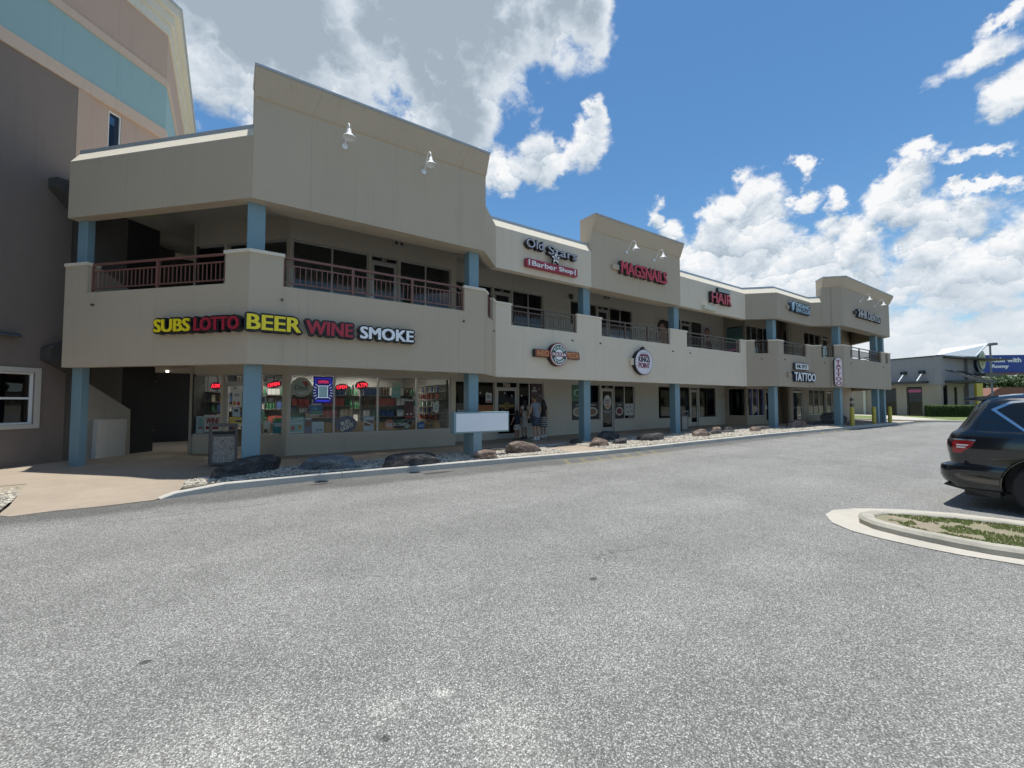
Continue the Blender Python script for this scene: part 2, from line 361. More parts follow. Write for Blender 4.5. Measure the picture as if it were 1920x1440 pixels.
def concrete(name, col, stain=.25, sc=1.0):
    m, t = newmat(name); tc = t.n('ShaderNodeTexCoord').outputs['Object']
    a = t.noise(tc, .8*sc, 5, .65); b = t.noise(tc, 7*sc, 5, .6); c = t.noise(tc, 160, 3, .7)
    f = t.m('MULTIPLY', t.m('MULTIPLY_ADD', a, stain*2, 1-stain), t.m('MULTIPLY_ADD', b, .22, .89)); f = t.m('MULTIPLY', f, t.m('MULTIPLY_ADD', c, .35, .82))
    k = t.v('SCALE', col); t.put(k.node.inputs['Scale'], f)
    sp = t.smooth(t.noise(tc, 30, 3, .6), .66, .74); k = t.mix(t.m('MULTIPLY', sp, .35), k, (.12, .10, .08, 1))
    princ(t, k, .9, bump=t.m('ADD', c, b), bd=.004, spec=.3); return m
walk_m = concrete('walkway_concrete', (.355, .295, .23)); kerb_m = concrete('kerb_concrete', (.50, .48, .43), .3, 2); gutter_m = concrete('gutter_concrete', (.47, .44, .38), .25, 2)
stain_k = concrete('stained_kerb_concrete', (.40, .38, .32), .55, 3)
def strip(name, xs, ya, yb, dz, mat):
    mb = MB()
    for i in range(len(xs)-1):
        a, b = xs[i], xs[i+1]
        mb.face([(a, ya(a), g(a)+dz), (b, ya(b), g(b)+dz), (b, yb(b), g(b)+dz), (a, yb(a), g(a)+dz)])
        if dz > .1: mb.face([(a, ya(a), g(a)-.1), (b, ya(b), g(b)-.1), (b, ya(b), g(b)+dz), (a, ya(a), g(a)+dz)])
    if dz > .1:
        for a in (xs[0], xs[-1]): mb.face([(a, ya(a), g(a)-.1), (a, yb(a), g(a)-.1), (a, yb(a), g(a)+dz), (a, ya(a), g(a)+dz)])
    return struct(mb.build(name, mat))
m, t = newmat('far_ground'); tc = t.n('ShaderNodeTexCoord').outputs['Object']
princ(t, t.mix(t.noise(tc, .05, 4, .6), (.16, .17, .09, 1), (.24, .23, .19, 1)), .95); 
mb = MB(); mb.face([(-900, -900, -.12), (3000, -900, -.12), (3000, 2500, -.12), (-900, 2500, -.12)]); struct(mb.build('ground', m))
strip('parking_lot', [-60, -20, -8, -3, -.95, -.7, 0, 1.5, 6, 9.6, 12, 14, 20, 27, 33, 36, 40.5, 41.5, 60], lambda x: -60, lambda x: 12.2 if x < -.95 else (ky(x)+.14 if x <= 40.5 else float(np.interp(x, [40.5, 41.2, 44, 60], [8.96, 9.3, 8.5, 7.0]))), 0, asph)
# road strip seen between the building and the far restaurant
mb = MB()
mb.face([(40.5, 8.96, .131), (41.2, 9.3, .131), (44, 30, .131), (40.5, 30, .131)])
struct(mb.build('side_road', asph))
# walkway under the balcony and the ramp down to the lot
xs = [-16, -6, -3.2, -1, -.621, -.62, 0, 1.5, 6, 9.6, 12, 14, 20, 27, 33, 36, 40.5]
strip('walkway', xs, lambda x: 11.6 if x < -.6205 else (10.25 if x < -.5 else 10.6 if x < 4 else ky(x)+.14), lambda x: 34, .128, walk_m)
mb = MB()
A_ = [(-.62, 10.35), (-.66, 9.75), (-.72, 9.42), (-.98, 9.26), (-1.7, 9.2), (-2.55, 9.14), (-3.3, 9.2)]
top = [(-.6, 11.62), (-3.0, 11.62), (-3.08, 11.5)]
ap = [(-.6, 11.6, .128), (-.60, 10.4, .125), (-.64, 9.85, .09), (-.72, 9.48, .05), (-.98, 9.27, .012), (-1.7, 9.2, .008), (-2.1, 9.23, .008), (-2.55, 9.12, .008), (-2.72, 9.3, .012), (-2.78, 9.9, .03), (-2.95, 11.0, .10), (-3.05, 11.6, .128)]
ctr = (-1.7, 10.4, .07)
for i in range(len(ap)-1): mb.face([ctr, ap[i], ap[i+1]])
mb.face([ctr, ap[-1], ap[0]])
for i in range(len(ap)-1): a_, b_ = ap[i], ap[i+1]; mb.face([a_, b_, (b_[0], b_[1], -.05), (a_[0], a_[1], -.05)])
struct(mb.build('ramp', walk_m))
# kerb with joints
mb = MB()
def kseg(mb, pts_out, w, z0f, top, lip=.02):
    n = len(pts_out)
    nor = []
    for i in range(n):
        a = Vector(pts_out[max(i-1, 0)]); b = Vector(pts_out[min(i+1, n-1)]); d = (b-a).normalized(); nor.append(Vector((-d.y, d.x)))
    rings = []
    for p, nn in zip(pts_out, nor):
        P = Vector(p); z = z0f(p[0])
        rings.append([(P.x, P.y, z-.1), (P.x, P.y, z+top-lip), (*(P+nn*lip), z+top), (*(P+nn*(w-lip*.5)), z+top), (*(P+nn*w), z+top-lip*.5), (*(P+nn*w), z-.1)])
    for i in range(n-1):
        for j in range(5): mb.face([rings[i][j], rings[i+1][j], rings[i+1][j+1], rings[i][j+1]])
    for r in (rings[0], rings[-1]): mb.face(r)
x = -.9; L = []
while x < 40.4:
    x2 = min(x+3.0, 40.4)
    xs2 = [x] + [k for k in KX if x+.05 < k < x2-.05] + [x2-.012]
    h0 = 1.0
    kseg(mb, [(a, ky(a)) for a in xs2], .15, lambda xx: g(xx) - (.11 if xx < -.8 else .05 if xx < -.6 else 0), .135)
    x = x2
struct(mb.build('kerb', kerb_m))
# gravel
def gravel_mat(name, a, b, c):
    m, t = newmat(name); tc = t.n('ShaderNodeTexCoord').outputs['Object']
    vo = t.n('ShaderNodeTexVoronoi', feature='F1'); t.put(vo.inputs['Vector'], tc); vo.inputs['Scale'].default_value = 16
    cell = t.n('ShaderNodeSeparateColor', vo.outputs['Color']).outputs[0]
    col = t.ramp(cell, [(0, a), (.3, b), (.7, c), (1, (.72, .68, .58))])
    col = t.mix(t.m('MULTIPLY', t.noise(tc, 60, 3, .6), .4), col, (.30, .27, .22, 1))
    princ(t, col, .85, spec=.3); return m
grav_m = gravel_mat('white_gravel', (.20, .18, .16), (.42, .38, .32), (.60, .56, .47))
def gravel(name, label, inside, n, box_, smin, smax, zf):
    rng = np.random.default_rng(11); V = []; F = []
    oct_ = np.array([(1,0,0),(0,1,0),(-1,0,0),(0,-1,0),(0,0,1),(0,0,-1)], float); of = [(0,1,4),(1,2,4),(2,3,4),(3,0,4),(1,0,5),(2,1,5),(3,2,5),(0,3,5)]
    k = 0
    for _ in range(n):
        x = rng.uniform(box_[0], box_[1]); y = rng.uniform(box_[2], box_[3])
        if not inside(x, y): continue
        s = rng.uniform(smin, smax); sc = np.array([s*rng.uniform(.7, 1.5), s*rng.uniform(.6, 1.1), s*rng.uniform(.45, .8)])
        a = rng.uniform(0, 6.28); tl = rng.uniform(-.5, .5)
        P = oct_*sc*(1+rng.uniform(-.25, .25, (6, 1)))
        Rz = np.array([[math.cos(a), -math.sin(a), 0], [math.sin(a), math.cos(a), 0], [0, 0, 1]]); Rx = np.array([[1, 0, 0], [0, math.cos(tl), -math.sin(tl)], [0, math.sin(tl), math.cos(tl)]])
        P = P @ Rx.T @ Rz.T + np.array([x, y, zf(x, y) + s*rng.uniform(.1, .7)])
        V.append(P); F += [tuple(k+i for i in f) for f in of]; k += 6
    V = np.concatenate(V)
    me = bpy.data.meshes.new(name); me.from_pydata(V.tolist(), [], F); me.materials.append(grav_m)
    o = bpy.data.objects.new(name, me); C.collection.objects.link(o); return tag(o, label, 'gravel', kind='stuff')
def back(x): return float(np.interp(x, [-.6, 0, 1, 5, 6, 8, 22, 29], [10.3, 10.75, 11.1, 11.2, 11.5, 11.75, 11.3, 10.6]))
bed = lambda x, y: ky(x)+.16 < y < back(x) and not (8.65 < x < 10.15 and y < 10.9+.5*(x-8.6)) and x < 29
strip('gravel_soil', [-.62, 0, 1, 5, 6, 8, 9.6, 12, 14, 20, 22, 29], lambda x: ky(x)+.13, back, .132, concrete('soil', (.30, .26, .2)))
gravel('gravel', 'white and grey landscaping stones along the kerb by the boulders', bed, 26000, (-.62, 12, 9.3, 11.8), .016, .034, lambda x, y: g(x)+.135)
gravel('gravel', 'sunlit cream gravel strip along the far half of the building', lambda x, y: bed(x, y) and x >= 12, 16000, (12, 29, 9.2, 11.8), .022, .046, lambda x, y: g(x)+.135)
gravel('gravel', 'small patch of pale gravel left of the concrete ramp', lambda x, y: x < -2.78-.27*max(0, (y-9.6)/2.3) and y < 11.85, 3500, (-4.6, -2.7, 9.3, 11.9), .018, .04, lambda x, y: .04+.04*(y-9.3)/2.5)
mb = MB(); mb.face([(-9, 9.3, .02), (-2.74, 9.3, .02), (-2.94, 11.0, .09), (-3.04, 11.6, .12), (-9, 11.6, .12)]); mb.face([(-9, 9.3, .02), (-2.74, 9.3, .02), (-2.74, 9.3, -.05), (-9, 9.3, -.05)]); struct(mb.build('planting_bed', concrete('bed_soil', (.33, .28, .21))))
strip('walkway_path', [8.6, 9.6, 10.2], lambda x: ky(x)+.13, lambda x: 11.9, .1335, walk_m)
# faded yellow hatching on the asphalt near the path and further on
m, t = newmat('faded_yellow_paint'); tc = t.n('ShaderNodeTexCoord').outputs['Object']
pr = princ(t, (.62, .52, .20), .8); tr = t.n('ShaderNodeBsdfTransparent'); f = t.m('MULTIPLY', t.smooth(t.noise(tc, 22, 5, .75), .46, .60), .6)
out = [n for n in t.nt.nodes if n.type == 'OUTPUT_MATERIAL'][0]; t.put(out.inputs[0], t.n('ShaderNodeMixShader', f, tr, pr))
faded = m
mb = MB()
for i in range(7):
    x = 7.5+i*.62; mb.face([(x, 8.45, g(x)+.004), (x+.13, 8.45, g(x)+.004), (x+.55, 9.2, g(x+.5)+.005), (x+.42, 9.2, g(x+.4)+.005)])
mb.face([(7.4, 8.40, g(8)+.006), (12.0, 8.35, g(12)+.006), (12.0, 8.46, g(12)+.006), (7.4, 8.5, g(8)+.006)])
for x in (23.5, 25.0, 26.5): mb.face([(x, 8.5, g(x)+.005), (x+.3, 8.5, g(x)+.005), (x+1.9, 9.02, g(x+1.8)+.006), (x+1.6, 9.02, g(x+1.6)+.006)])
struct(mb.build('road_marking', faded))

# parking island
outer = [(9.9, -1.2), (9.17, .94), (8.97, 1.58), (8.6, 2.12), (8.11, 2.5), (7.7, 2.66), (7.3, 2.62), (6.9, 2.4), (6.66, 2.1), (6.59, 1.78), (6.57, 1.45), (6.6, 1.11), (6.72, .7), (7.1, -1.2)]
kerbo = [(9.1, -1.2), (8.6, .88), (8.38, 1.47), (8.1, 1.92), (7.75, 2.2), (7.45, 2.27), (7.18, 2.18), (6.99, 1.98), (6.9, 1.68), (6.87, 1.42), (6.86, 1.17), (6.88, .94), (6.95, .72), (7.4, -1.2)]
from mathutils.geometry import tessellate_polygon
def poly_sheet(name, pts, z, mat):
    mb = MB(); P = [Vector((x, y, z)) for x, y in pts]
    for tri in tessellate_polygon([P]): mb.face([P[i] for i in tri])
    return mb.build(name, mat)
struct(poly_sheet('island_gutter', outer, .008, gutter_m))
mb = MB(); kseg(mb, kerbo, .18, lambda x: 0, .10, .035); struct(mb.build('island_kerb', stain_k, smooth=False))
kin = [(8.93, -1.2), (8.42, .85), (8.2, 1.4), (7.97, 1.8), (7.7, 2.04), (7.48, 2.09), (7.28, 2.03), (7.14, 1.88), (7.07, 1.62), (7.04, 1.4), (7.03, 1.18), (7.05, .95), (7.12, .75), (7.57, -1.2)]
m, t = newmat('island_soil'); tc = t.n('ShaderNodeTexCoord').outputs['Object']
f = t.smooth(t.noise(tc, 3.2, 4, .6), .42, .58)
princ(t, t.mix(t.noise(tc, 60, 3, .7), t.mix(f, (.22, .17, .12, 1), (.10, .12, .04, 1)), (.34, .29, .22, 1)), .95)
struct(poly_sheet('island_soil', kin, .075, m))
def inpoly(x, y, P):
    c = False; j = len(P)-1
    for i in range(len(P)):
        if (P[i][1] > y) != (P[j][1] > y) and x < (P[j][0]-P[i][0])*(y-P[i][1])/(P[j][1]-P[i][1])+P[i][0]: c = not c
        j = i
    return c
def leafmat(name, a, b, sc=5):
    m, t = newmat(name); tc = t.n('ShaderNodeTexCoord').outputs['Object']
    col = t.mix(t.noise(tc, sc, 4, .7), (*a, 1), (*b, 1))
    p = princ(t, col, .55, spec=.35); p.inputs['Subsurface Weight'].default_value = 0
    tl = t.n('ShaderNodeBsdfTranslucent', col); out = [n for n in t.nt.nodes if n.type == 'OUTPUT_MATERIAL'][0]
    t.put(out.inputs[0], t.n('ShaderNodeMixShader', .25, p, tl)); return m
grass_m = leafmat('grass_blades', (.12, .18, .045), (.26, .31, .10), 3)
def grass(name, label, inside, n, bx, z, h):
    rng = random.Random(5); mb = MB()
    for _ in range(n):
        x = rng.uniform(bx[0], bx[1]); y = rng.uniform(bx[2], bx[3])
        if not inside(x, y): continue
        hh = h*rng.uniform(.4, 1.2); a = rng.uniform(0, 6.28); w = .004+.006*h/.06*rng.random(); lx, ly = rng.uniform(-1, 1)*hh*.6, rng.uniform(-1, 1)*hh*.6
        zz = z if not callable(z) else z(x, y)
        mb.face([(x-math.cos(a)*w, y-math.sin(a)*w, zz), (x+math.cos(a)*w, y+math.sin(a)*w, zz), (x+lx, y+ly, zz+hh)])
    return tag(mb.build(name, grass_m, fix=False), label, 'grass', kind='stuff')
grass('grass', 'patchy grass growing inside the kerbed parking island',
      lambda x, y: inpoly(x, y, kin) and mnoise.noise(Vector((x*3, y*3, 4))) + .35*mnoise.noise(Vector((x*9, y*9, 1))) > (-.08 if y < 1.75 else .12), 42000, (6.8, 8.8, -1.2, 2.1), .075, .026)

# ------------------------------------------------------------------ boulders
def rock_mat(name, a, b, c):
    m, t = newmat(name); tc = t.n('ShaderNodeTexCoord').outputs['Object']
    n = t.noise(t.v('MULTIPLY', tc, (1, 1, 2.5)), 3.5, 7, .7, .6); n2 = t.noise(tc, 22, 5, .7)
    col = t.ramp(n, [(.36, a), (.5, b), (.62, c)]); col = t.mix(t.smooth(n2, .58, .75), col, tuple(min(1, v*1.9) for v in b)+(1,))
    princ(t, col, .8, bump=t.m('ADD', n, t.m('MULTIPLY', n2, .8)), bd=.09, spec=.35); return m
rk_dark = rock_mat('dark_boulder', (.035, .035, .035), (.085, .08, .078), (.17, .155, .145)); rk_grey = rock_mat('blue_grey_boulder', (.10, .12, .13), (.20, .23, .25), (.30, .33, .35)); rk_brown = rock_mat('brown_boulder', (.08, .055, .045), (.20, .145, .115), (.36, .30, .25))
def rock(x, y, lx, ly, h, rot, mat, label, seed, flat=.5, tilt=0):
    bm = bmesh.new(); bmesh.ops.create_icosphere(bm, subdivisions=4, radius=1)
    rng = random.Random(seed); off = Vector((rng.uniform(0, 90), rng.uniform(0, 90), rng.uniform(0, 90)))
    planes = [(Vector((rng.uniform(-1, 1), rng.uniform(-1, 1), rng.uniform(-.4, 1))).normalized(), rng.uniform(.55, .85)) for _ in range(15)]
    for v in bm.verts:
        p = v.co.copy()
        for n_, d_ in planes:
            e = p.dot(n_)-d_
            if e > 0: p -= n_*e*.97
        p *= 1 + .20*mnoise.noise(p*1.3+off) + .11*mnoise.noise(p*3.4+off) - .10*abs(mnoise.noise(p*5+off)) + .05*mnoise.noise(p*11+off)
        p.z = p.z if p.z < 0 else min(p.z, flat+.22*(p.z-flat)) if p.z > flat else p.z
        v.co = Vector((p.x*lx/2, p.y*ly/2, p.z*h/max(flat, .3)*.9))
    M = Matrix.Rotation(rot, 4, 'Z') @ Matrix.Rotation(tilt, 4, 'Y')
    bmesh.ops.transform(bm, matrix=M, verts=bm.verts)
    me = bpy.data.meshes.new('boulder'); bm.to_mesh(me); bm.free(); me.materials.append(mat); me.polygons.foreach_set('use_smooth', [True]*len(me.polygons))
    if hasattr(me, 'set_sharp_from_angle'): me.set_sharp_from_angle(angle=R(38))
    o = bpy.data.objects.new('boulder', me); C.collection.objects.link(o); o.location = (x, y, g(x)+.12)
    return tag(o, label, 'boulder', 'boulders lying on the gravel strip')
rock(.28, 10.5, 1.75, .66, .31, R(34), rk_dark, 'long dark boulder tapering to the left in front of the first blue column', 1, .45, R(-5))
rock(1.98, 10.35, 1.55, .75, .29, R(-8), rk_grey, 'flat blue-grey boulder with a smooth top below the convenience store windows', 2, .45, R(2))
rock(3.75, 10.0, 1.95, .66, .28, R(-4), rk_dark, 'broad black boulder below the beer decals, third from the left', 3, .45)
rock(5.78, 9.85, .80, .5, .22, R(0), rk_brown, 'low brown boulder under the right end of the blank white sign', 4, .45)
rock(7.25, 10.35, 1.45, .75, .34, R(-12), rk_brown, 'large tan-topped boulder in front of the waiting people', 5, .45)
rock(6.9, 11.2, 1.5, .4, .10, R(5), rk_dark, 'thin dark slab half hidden behind the large tan-topped boulder', 6, .45)
rock(10.4, 11.35, .75, .45, .16, R(0), rk_dark, 'small dark boulder left of the third blue column', 7, .45)
rock(10.55, 10.3, 1.1, .6, .30, R(-20), rk_brown, 'tilted split boulder in front of the third blue column', 8, .6, R(14))
rock(12.2, 11.5, 1.7, .8, .38, R(0), rk_dark, 'tall dark boulder in front of the restaurant door behind the split one', 9, .7)
rock(11.6, 10.35, .95, .5, .2, R(10), rk_dark, 'low dark boulder right of the tilted split one', 10, .5)
rock(13.3, 10.65, 1.0, .5, .2, R(0), rk_dark, 'low flat dark boulder behind the one with the shiny sloping side', 11, .45)
rock(13.4, 10.3, 1.5, .6, .30, R(-8), rk_dark, 'dark boulder with a sloping right side on the sunny gravel', 12, .5)
for i, (x, y, lx, h, mt, lb) in enumerate([(16.3, 10.2, 1.35, .22, rk_brown, 'flat reddish boulder with a pale top right of the fourth column'), (17.0, 10.6, 1.3, .26, rk_brown, 'pinkish slab leaning behind the flat reddish boulder'),
        (17.8, 10.4, .9, .2, rk_dark, 'dark squat boulder between the pinkish slab and the jagged grey one'), (18.4, 10.75, 1.2, .28, rk_brown, 'jagged grey-pink boulder in the middle of the far group'),
        (19.2, 10.55, 1.3, .14, rk_dark, 'thin dark slab lying flat right of the jagged boulder'), (19.9, 11.1, 1.4, .24, rk_dark, 'dark boulder at the back of the far group'),
        (20.8, 10.2, 1.0, .24, rk_brown, 'round brown boulder at the right of the far group'), (22.2, 10.6, 1.9, .2, rk_dark, 'long low dark boulder last in the far group'),
        (25.6, 10.35, 2.6, .40, rk_brown, 'heap-like red-brown boulder at the foot of the fifth column')]):
    rock(x, y, lx, .5 if i != 8 else .9, h, R((-14, 10, 0, 20, -5, 0, 12, -3, -6)[i]), mt, lb, 20+i, .5)
rock(29.0, 10.9, 2.6, .8, .24, R(0), rk_dark, 'low dark boulder in the shade left of the big arched one', 31, .5)
rock(32.2, 11.0, 3.6, 1.3, .75, R(0), rk_dark, 'big arched dark boulder in the shade before the sixth column', 32, .75)
rock(31.3, 9.8, 1.2, .5, .12, R(0), rk_brown, 'small pale sunlit stone in front of the big arched boulder', 33, .5)

# ================================================================== the shopping center
LZ, LEDGE, PIER, UZ, U2, TOP = 2.46, 4.20, 4.85, 6.03, 7.41, 7.74
V = [(-3.25, 14.13), (.33, 10.48), (6.10, 10.48), (7.16, 11.56), (22.81, 11.56), (23.92, 10.47), (28.07, 10.47), (29.18, 9.32), (37.31, 9.32), (41.0, 13.0), (41.0, 24)]
V = [Vector(v) for v in V]
SEGM = [tan, tan, tan, cream, tan_dk, tan_dk, tan_dk, tan_dk, tan_dk, tan_dk]
dirs = [(V[i+1]-V[i]).normalized() for i in range(len(V)-1)]
nor = [Vector((-d.y, d.x)) for d in dirs]
def mit(i):
    if i == 0: return nor[0]
    if i == len(V)-1: return nor[-1]
    a, b = nor[i-1], nor[i]; return (a+b)/(1+a.dot(b))
def slen(i): return (V[i+1]-V[i]).length
def plan(i, sa, sb, o0, o1):
    """plan quad on segment i between distances sa..sb, offsets o0..o1 inward; mitred at segment ends"""
    L = slen(i)
    def P(s, o):
        if s <= 1e-6: return V[i]+mit(i)*o
        if s >= L-1e-6: return V[i+1]+mit(i+1)*o
        return V[i]+dirs[i]*s+nor[i]*o
    return [tuple(P(sa, o0)), tuple(P(sb, o0)), tuple(P(sb, o1)), tuple(P(sa, o1))]
BLD = empty('shopping_center', (15, 14, 0), 'long two-storey tan shopping center with a balcony walkway, light blue columns and stepped parapets', 'building')
TH = .22
# openings in the balcony wall per segment (start, end)
GAPS = {0: [(.68, 4.50)], 1: [(.64, 5.13)], 2: [(.42, 1.10)], 3: [(.61, 3.56), (4.84, 9.14), (10.39, 15.09)], 4: [(.42, 1.08)], 5: [(.60, 3.38)], 6: [(.46, 1.12)], 7: [(.94, 6.31), (7.17, 7.58)], 8: [(.5, 4.6)], 9: []}
for i in range(10):
    L = slen(i); mb = MB()
    mb.prism(plan(i, 0, L, 0, TH), 'z', LZ, LEDGE)
    # solid piers above the ledge; material slot 1 is the lighter cap
    cuts = [0.0] + [v for gp in GAPS[i] for v in gp] + [L]
    for a, b in zip(cuts[0::2], cuts[1::2]):
        mb.prism(plan(i, a, b, 0, TH), 'z', LEDGE, PIER)
        L0 = a-.025 if a > 0 else 0; L1 = b+.025 if b < L else L
        mb.prism(plan(i, max(L0, 0), min(L1, L), -.03, TH+.03), 'z', PIER, PIER+.07, 1)
    mb.build('balcony_wall', [SEGM[i], trimm], BLD)
    # upper band: flat wall, sloping cream cap, metal coping
    mb = MB(); mb.prism(plan(i, 0, L, 0, .26), 'z', UZ, U2); mb.build('parapet_wall', SEGM[i] if i != 3 else cream, BLD)
    mb = MB(); a0, b0, _, _ = plan(i, 0, L, 0, .26); a1, b1, _, _ = plan(i, 0, L, .21, .26); _, _, c0, d0 = plan(i, 0, L, 0, .3)
    lo = 0.0; 
    P = [(*a0, U2), (*b0, U2), (*c0, U2), (*d0, U2), (*a1, TOP), (*b1, TOP), (*c0, TOP), (*d0, TOP)]
    k0 = len(mb.v); [mb.pt(p) for p in P]
    for q in ((0,1,5,4),(1,2,6,5),(2,3,7,6),(3,0,4,7),(4,5,6,7),(0,3,2,1)): mb.f.append([k0+j for j in q]); mb.mi.append(0)
    mb.build('sloping_cap', trimm, BLD)
    mb = MB(); mb.prism(plan(i, 0, L, .185, .42), 'z', TOP, TOP+.05); mb.prism(plan(i, 0, L, .18, .20), 'z', TOP-.045, TOP+.045); mb.build('coping', coping, BLD)
# towers (raised parapets with an overhanging cornice)
def tower(x0, x1, y, mat, right=False):
    M = frame((x0, y), (x1, y)); L = x1-x0; mb = MB(M)
    mb.box(0, L, -.012, .62, UZ-.006, 8.25); o = mb.build('raised_parapet', mat, BLD)
    mb = MB(M)
    pr = [(-.012, 8.23), (-.06, 8.27), (-.06, 8.30), (-.24, 8.74), (-.24, 8.80), (.62, 8.80), (.62, 8.23)]
    mb.prism(pr, 'x', -.001, L+.001); mb.build('cornice', mat, BLD)
    mb = MB(M); mb.box(-.02, L+.02, -.26, .64, 8.80, 8.85); mb.build('coping', coping, BLD)
tower(.345, 6.13, 10.48, tan); tower(11.48, 17.08, 11.56, tan)
# right-hand tower wraps its chamfer
mb = MB()
for seg, sa, sb in ((6, .55, slen(6)), (7, 0, slen(7))):
    mb.prism(plan(seg, sa, sb, -.012, .62), 'z', UZ-.006, 8.25)
mb.build('raised_parapet', tan_dk, BLD)
mb = MB()
for seg, sa, sb in ((6, .55, slen(6)), (7, 0, slen(7))):
    A0 = plan(seg, sa, sb, -.012, .62); A1 = plan(seg, sa, sb, -.06, .62); A2 = plan(seg, sa, sb, -.24, .62)
    for lo, hi, za, zb in ((A0, A1, 8.25, 8.28), (A1, A2, 8.28, 8.72), (A2, A2, 8.72, 8.78)):
        k0 = len(mb.v); [mb.pt((*p, za)) for p in lo]; [mb.pt((*p, zb)) for p in hi]
        for q in ((0,1,5,4),(1,2,6,5),(2,3,7,6),(3,0,4,7),(4,5,6,7),(0,3,2,1)): mb.f.append([k0+j for j in q]); mb.mi.append(0)
mb.build('cornice', tan, BLD)
mb = MB()
for seg, sa, sb in ((6, .53, slen(6)), (7, 0, slen(7))): mb.prism(plan(seg, sa, sb, -.26, .64), 'z', 8.78, 8.83)
mb.build('coping', coping, BLD)
# floor slab / ground floor ceiling, and roof slab / balcony ceiling
inn = [tuple(V[i]+mit(i)*.1) for i in range(len(V))]
foot = inn + [(-.2, 24), (-3.9, 20.3)]
def slab(name, pts, z0, z1, mat):
    mb = MB(); P = [Vector((x, y, 0)) for x, y in pts]
    for tri in tessellate_polygon([P]):
        mb.face([(P[i].x, P[i].y, z0) for i in tri]); mb.face([(P[i].x, P[i].y, z1) for i in tri][::-1])
    n = len(P)
    for i in range(n):
        j = (i+1) % n; mb.face([(P[i].x, P[i].y, z0), (P[j].x, P[j].y, z0), (P[j].x, P[j].y, z1), (P[i].x, P[i].y, z1)])
    return mb.build(name, mat, BLD)
slab('balcony_floor', foot, 2.74, 3.76, soff); slab('roof', foot, 7.03, 7.36, soff)
# railings
def railing(seg, a, b, mat, name='railing'):
    M = frame(tuple(V[seg]), tuple(V[seg+1])); o = .10; mb = MB(M)
    r = .022
    mb.box(a+.002, b-.002, o-r, o+r, 4.855, 4.905); mb.box(a+.002, b-.002, o-.015, o+.015, 4.70, 4.73); mb.box(a+.002, b-.002, o-.015, o+.015, 4.30, 4.33)
    n = max(1, round((b-a)/1.55)); ps = [a+(b-a)*k/n for k in range(1, n)]
    ends = [a+.02, b-.02]
    for q in ps: mb.box(q-.03, q+.03, o-.03, o+.03, 4.205, 4.856)
    for q in ends: mb.box(q-.018, q+.018, o-.018, o+.018, 4.205, 4.856)
    nb = max(2, int((b-a)/.115))
    for k in range(1, nb):
        q = a+(b-a)*k/nb
        if all(abs(q-p) > .045 for p in ps+ends): mb.box(q-.009, q+.009, o-.009, o+.009, 4.329, 4.701)
    mb.build(name, mat, BLD)
for i, gl in GAPS.items():
    for a, b in gl: railing(i, a, b, rail_m if i < 3 else rail_dk)
# columns: lower and upper lengths
def column(x0, x1, y0, y1, ang=0):
    for z0, z1 in ((g(x0)+.1, 2.741), (3.759, 7.031)):
        mb = MB(); mb.box(x0, x1, y0, y1, z0, z1); mb.build('column', blue, BLD, bevel=.012)
for c in ((.28, .62, 10.73, 11.03), (5.74, 6.06, 10.73, 11.05), (11.28, 11.62, 11.81, 12.12), (16.96, 17.32, 11.81, 12.12), (24.0, 24.36, 10.75, 11.08), (29.3, 29.66, 9.6, 9.93), (35.45, 35.8, 9.57, 9.9), (36.75, 37.05, 9.57, 9.87)): column(*c)
for z0, z1 in ((.11, 2.741), (3.759, 7.031)):
    mb = MB(Matrix.Translation((-2.98, 14.13, 0)) @ Matrix.Rotation(R(-45), 4, 'Z')); mb.box(-.16, .13, -.0, .17, z0, z1); mb.build('column', blue, BLD, bevel=.012)
# ---- storefront walls
W0, W1 = (-.93, 15.78), (1.40, 13.45)
RUN = {'A': (W0, W1), 'B': (W1, (6.68, 13.45)), 'B2': ((6.677, 13.454), (6.677, 14.496)), 'C': ((6.68, 14.5), (25.9, 14.5)), 'C2': ((25.897, 14.496), (25.997, 13.204)), 'D': ((26.0, 13.2), (30.6, 13.2)), 'D2': ((30.597, 13.196), (29.703, 12.354)), 'E': ((29.7, 12.35), (40.4, 12.35)), 'E2': ((40.397, 12.354), (40.397, 23.9)), 'P': ((1.9, 18.61), W0)}
FR = {k: frame(*v) for k, v in RUN.items()}; LEN = {k: math.dist(*v) for k, v in RUN.items()}
def sx(k, x): return (x-RUN[k][0][0])/((RUN[k][1][0]-RUN[k][0][0])/LEN[k])
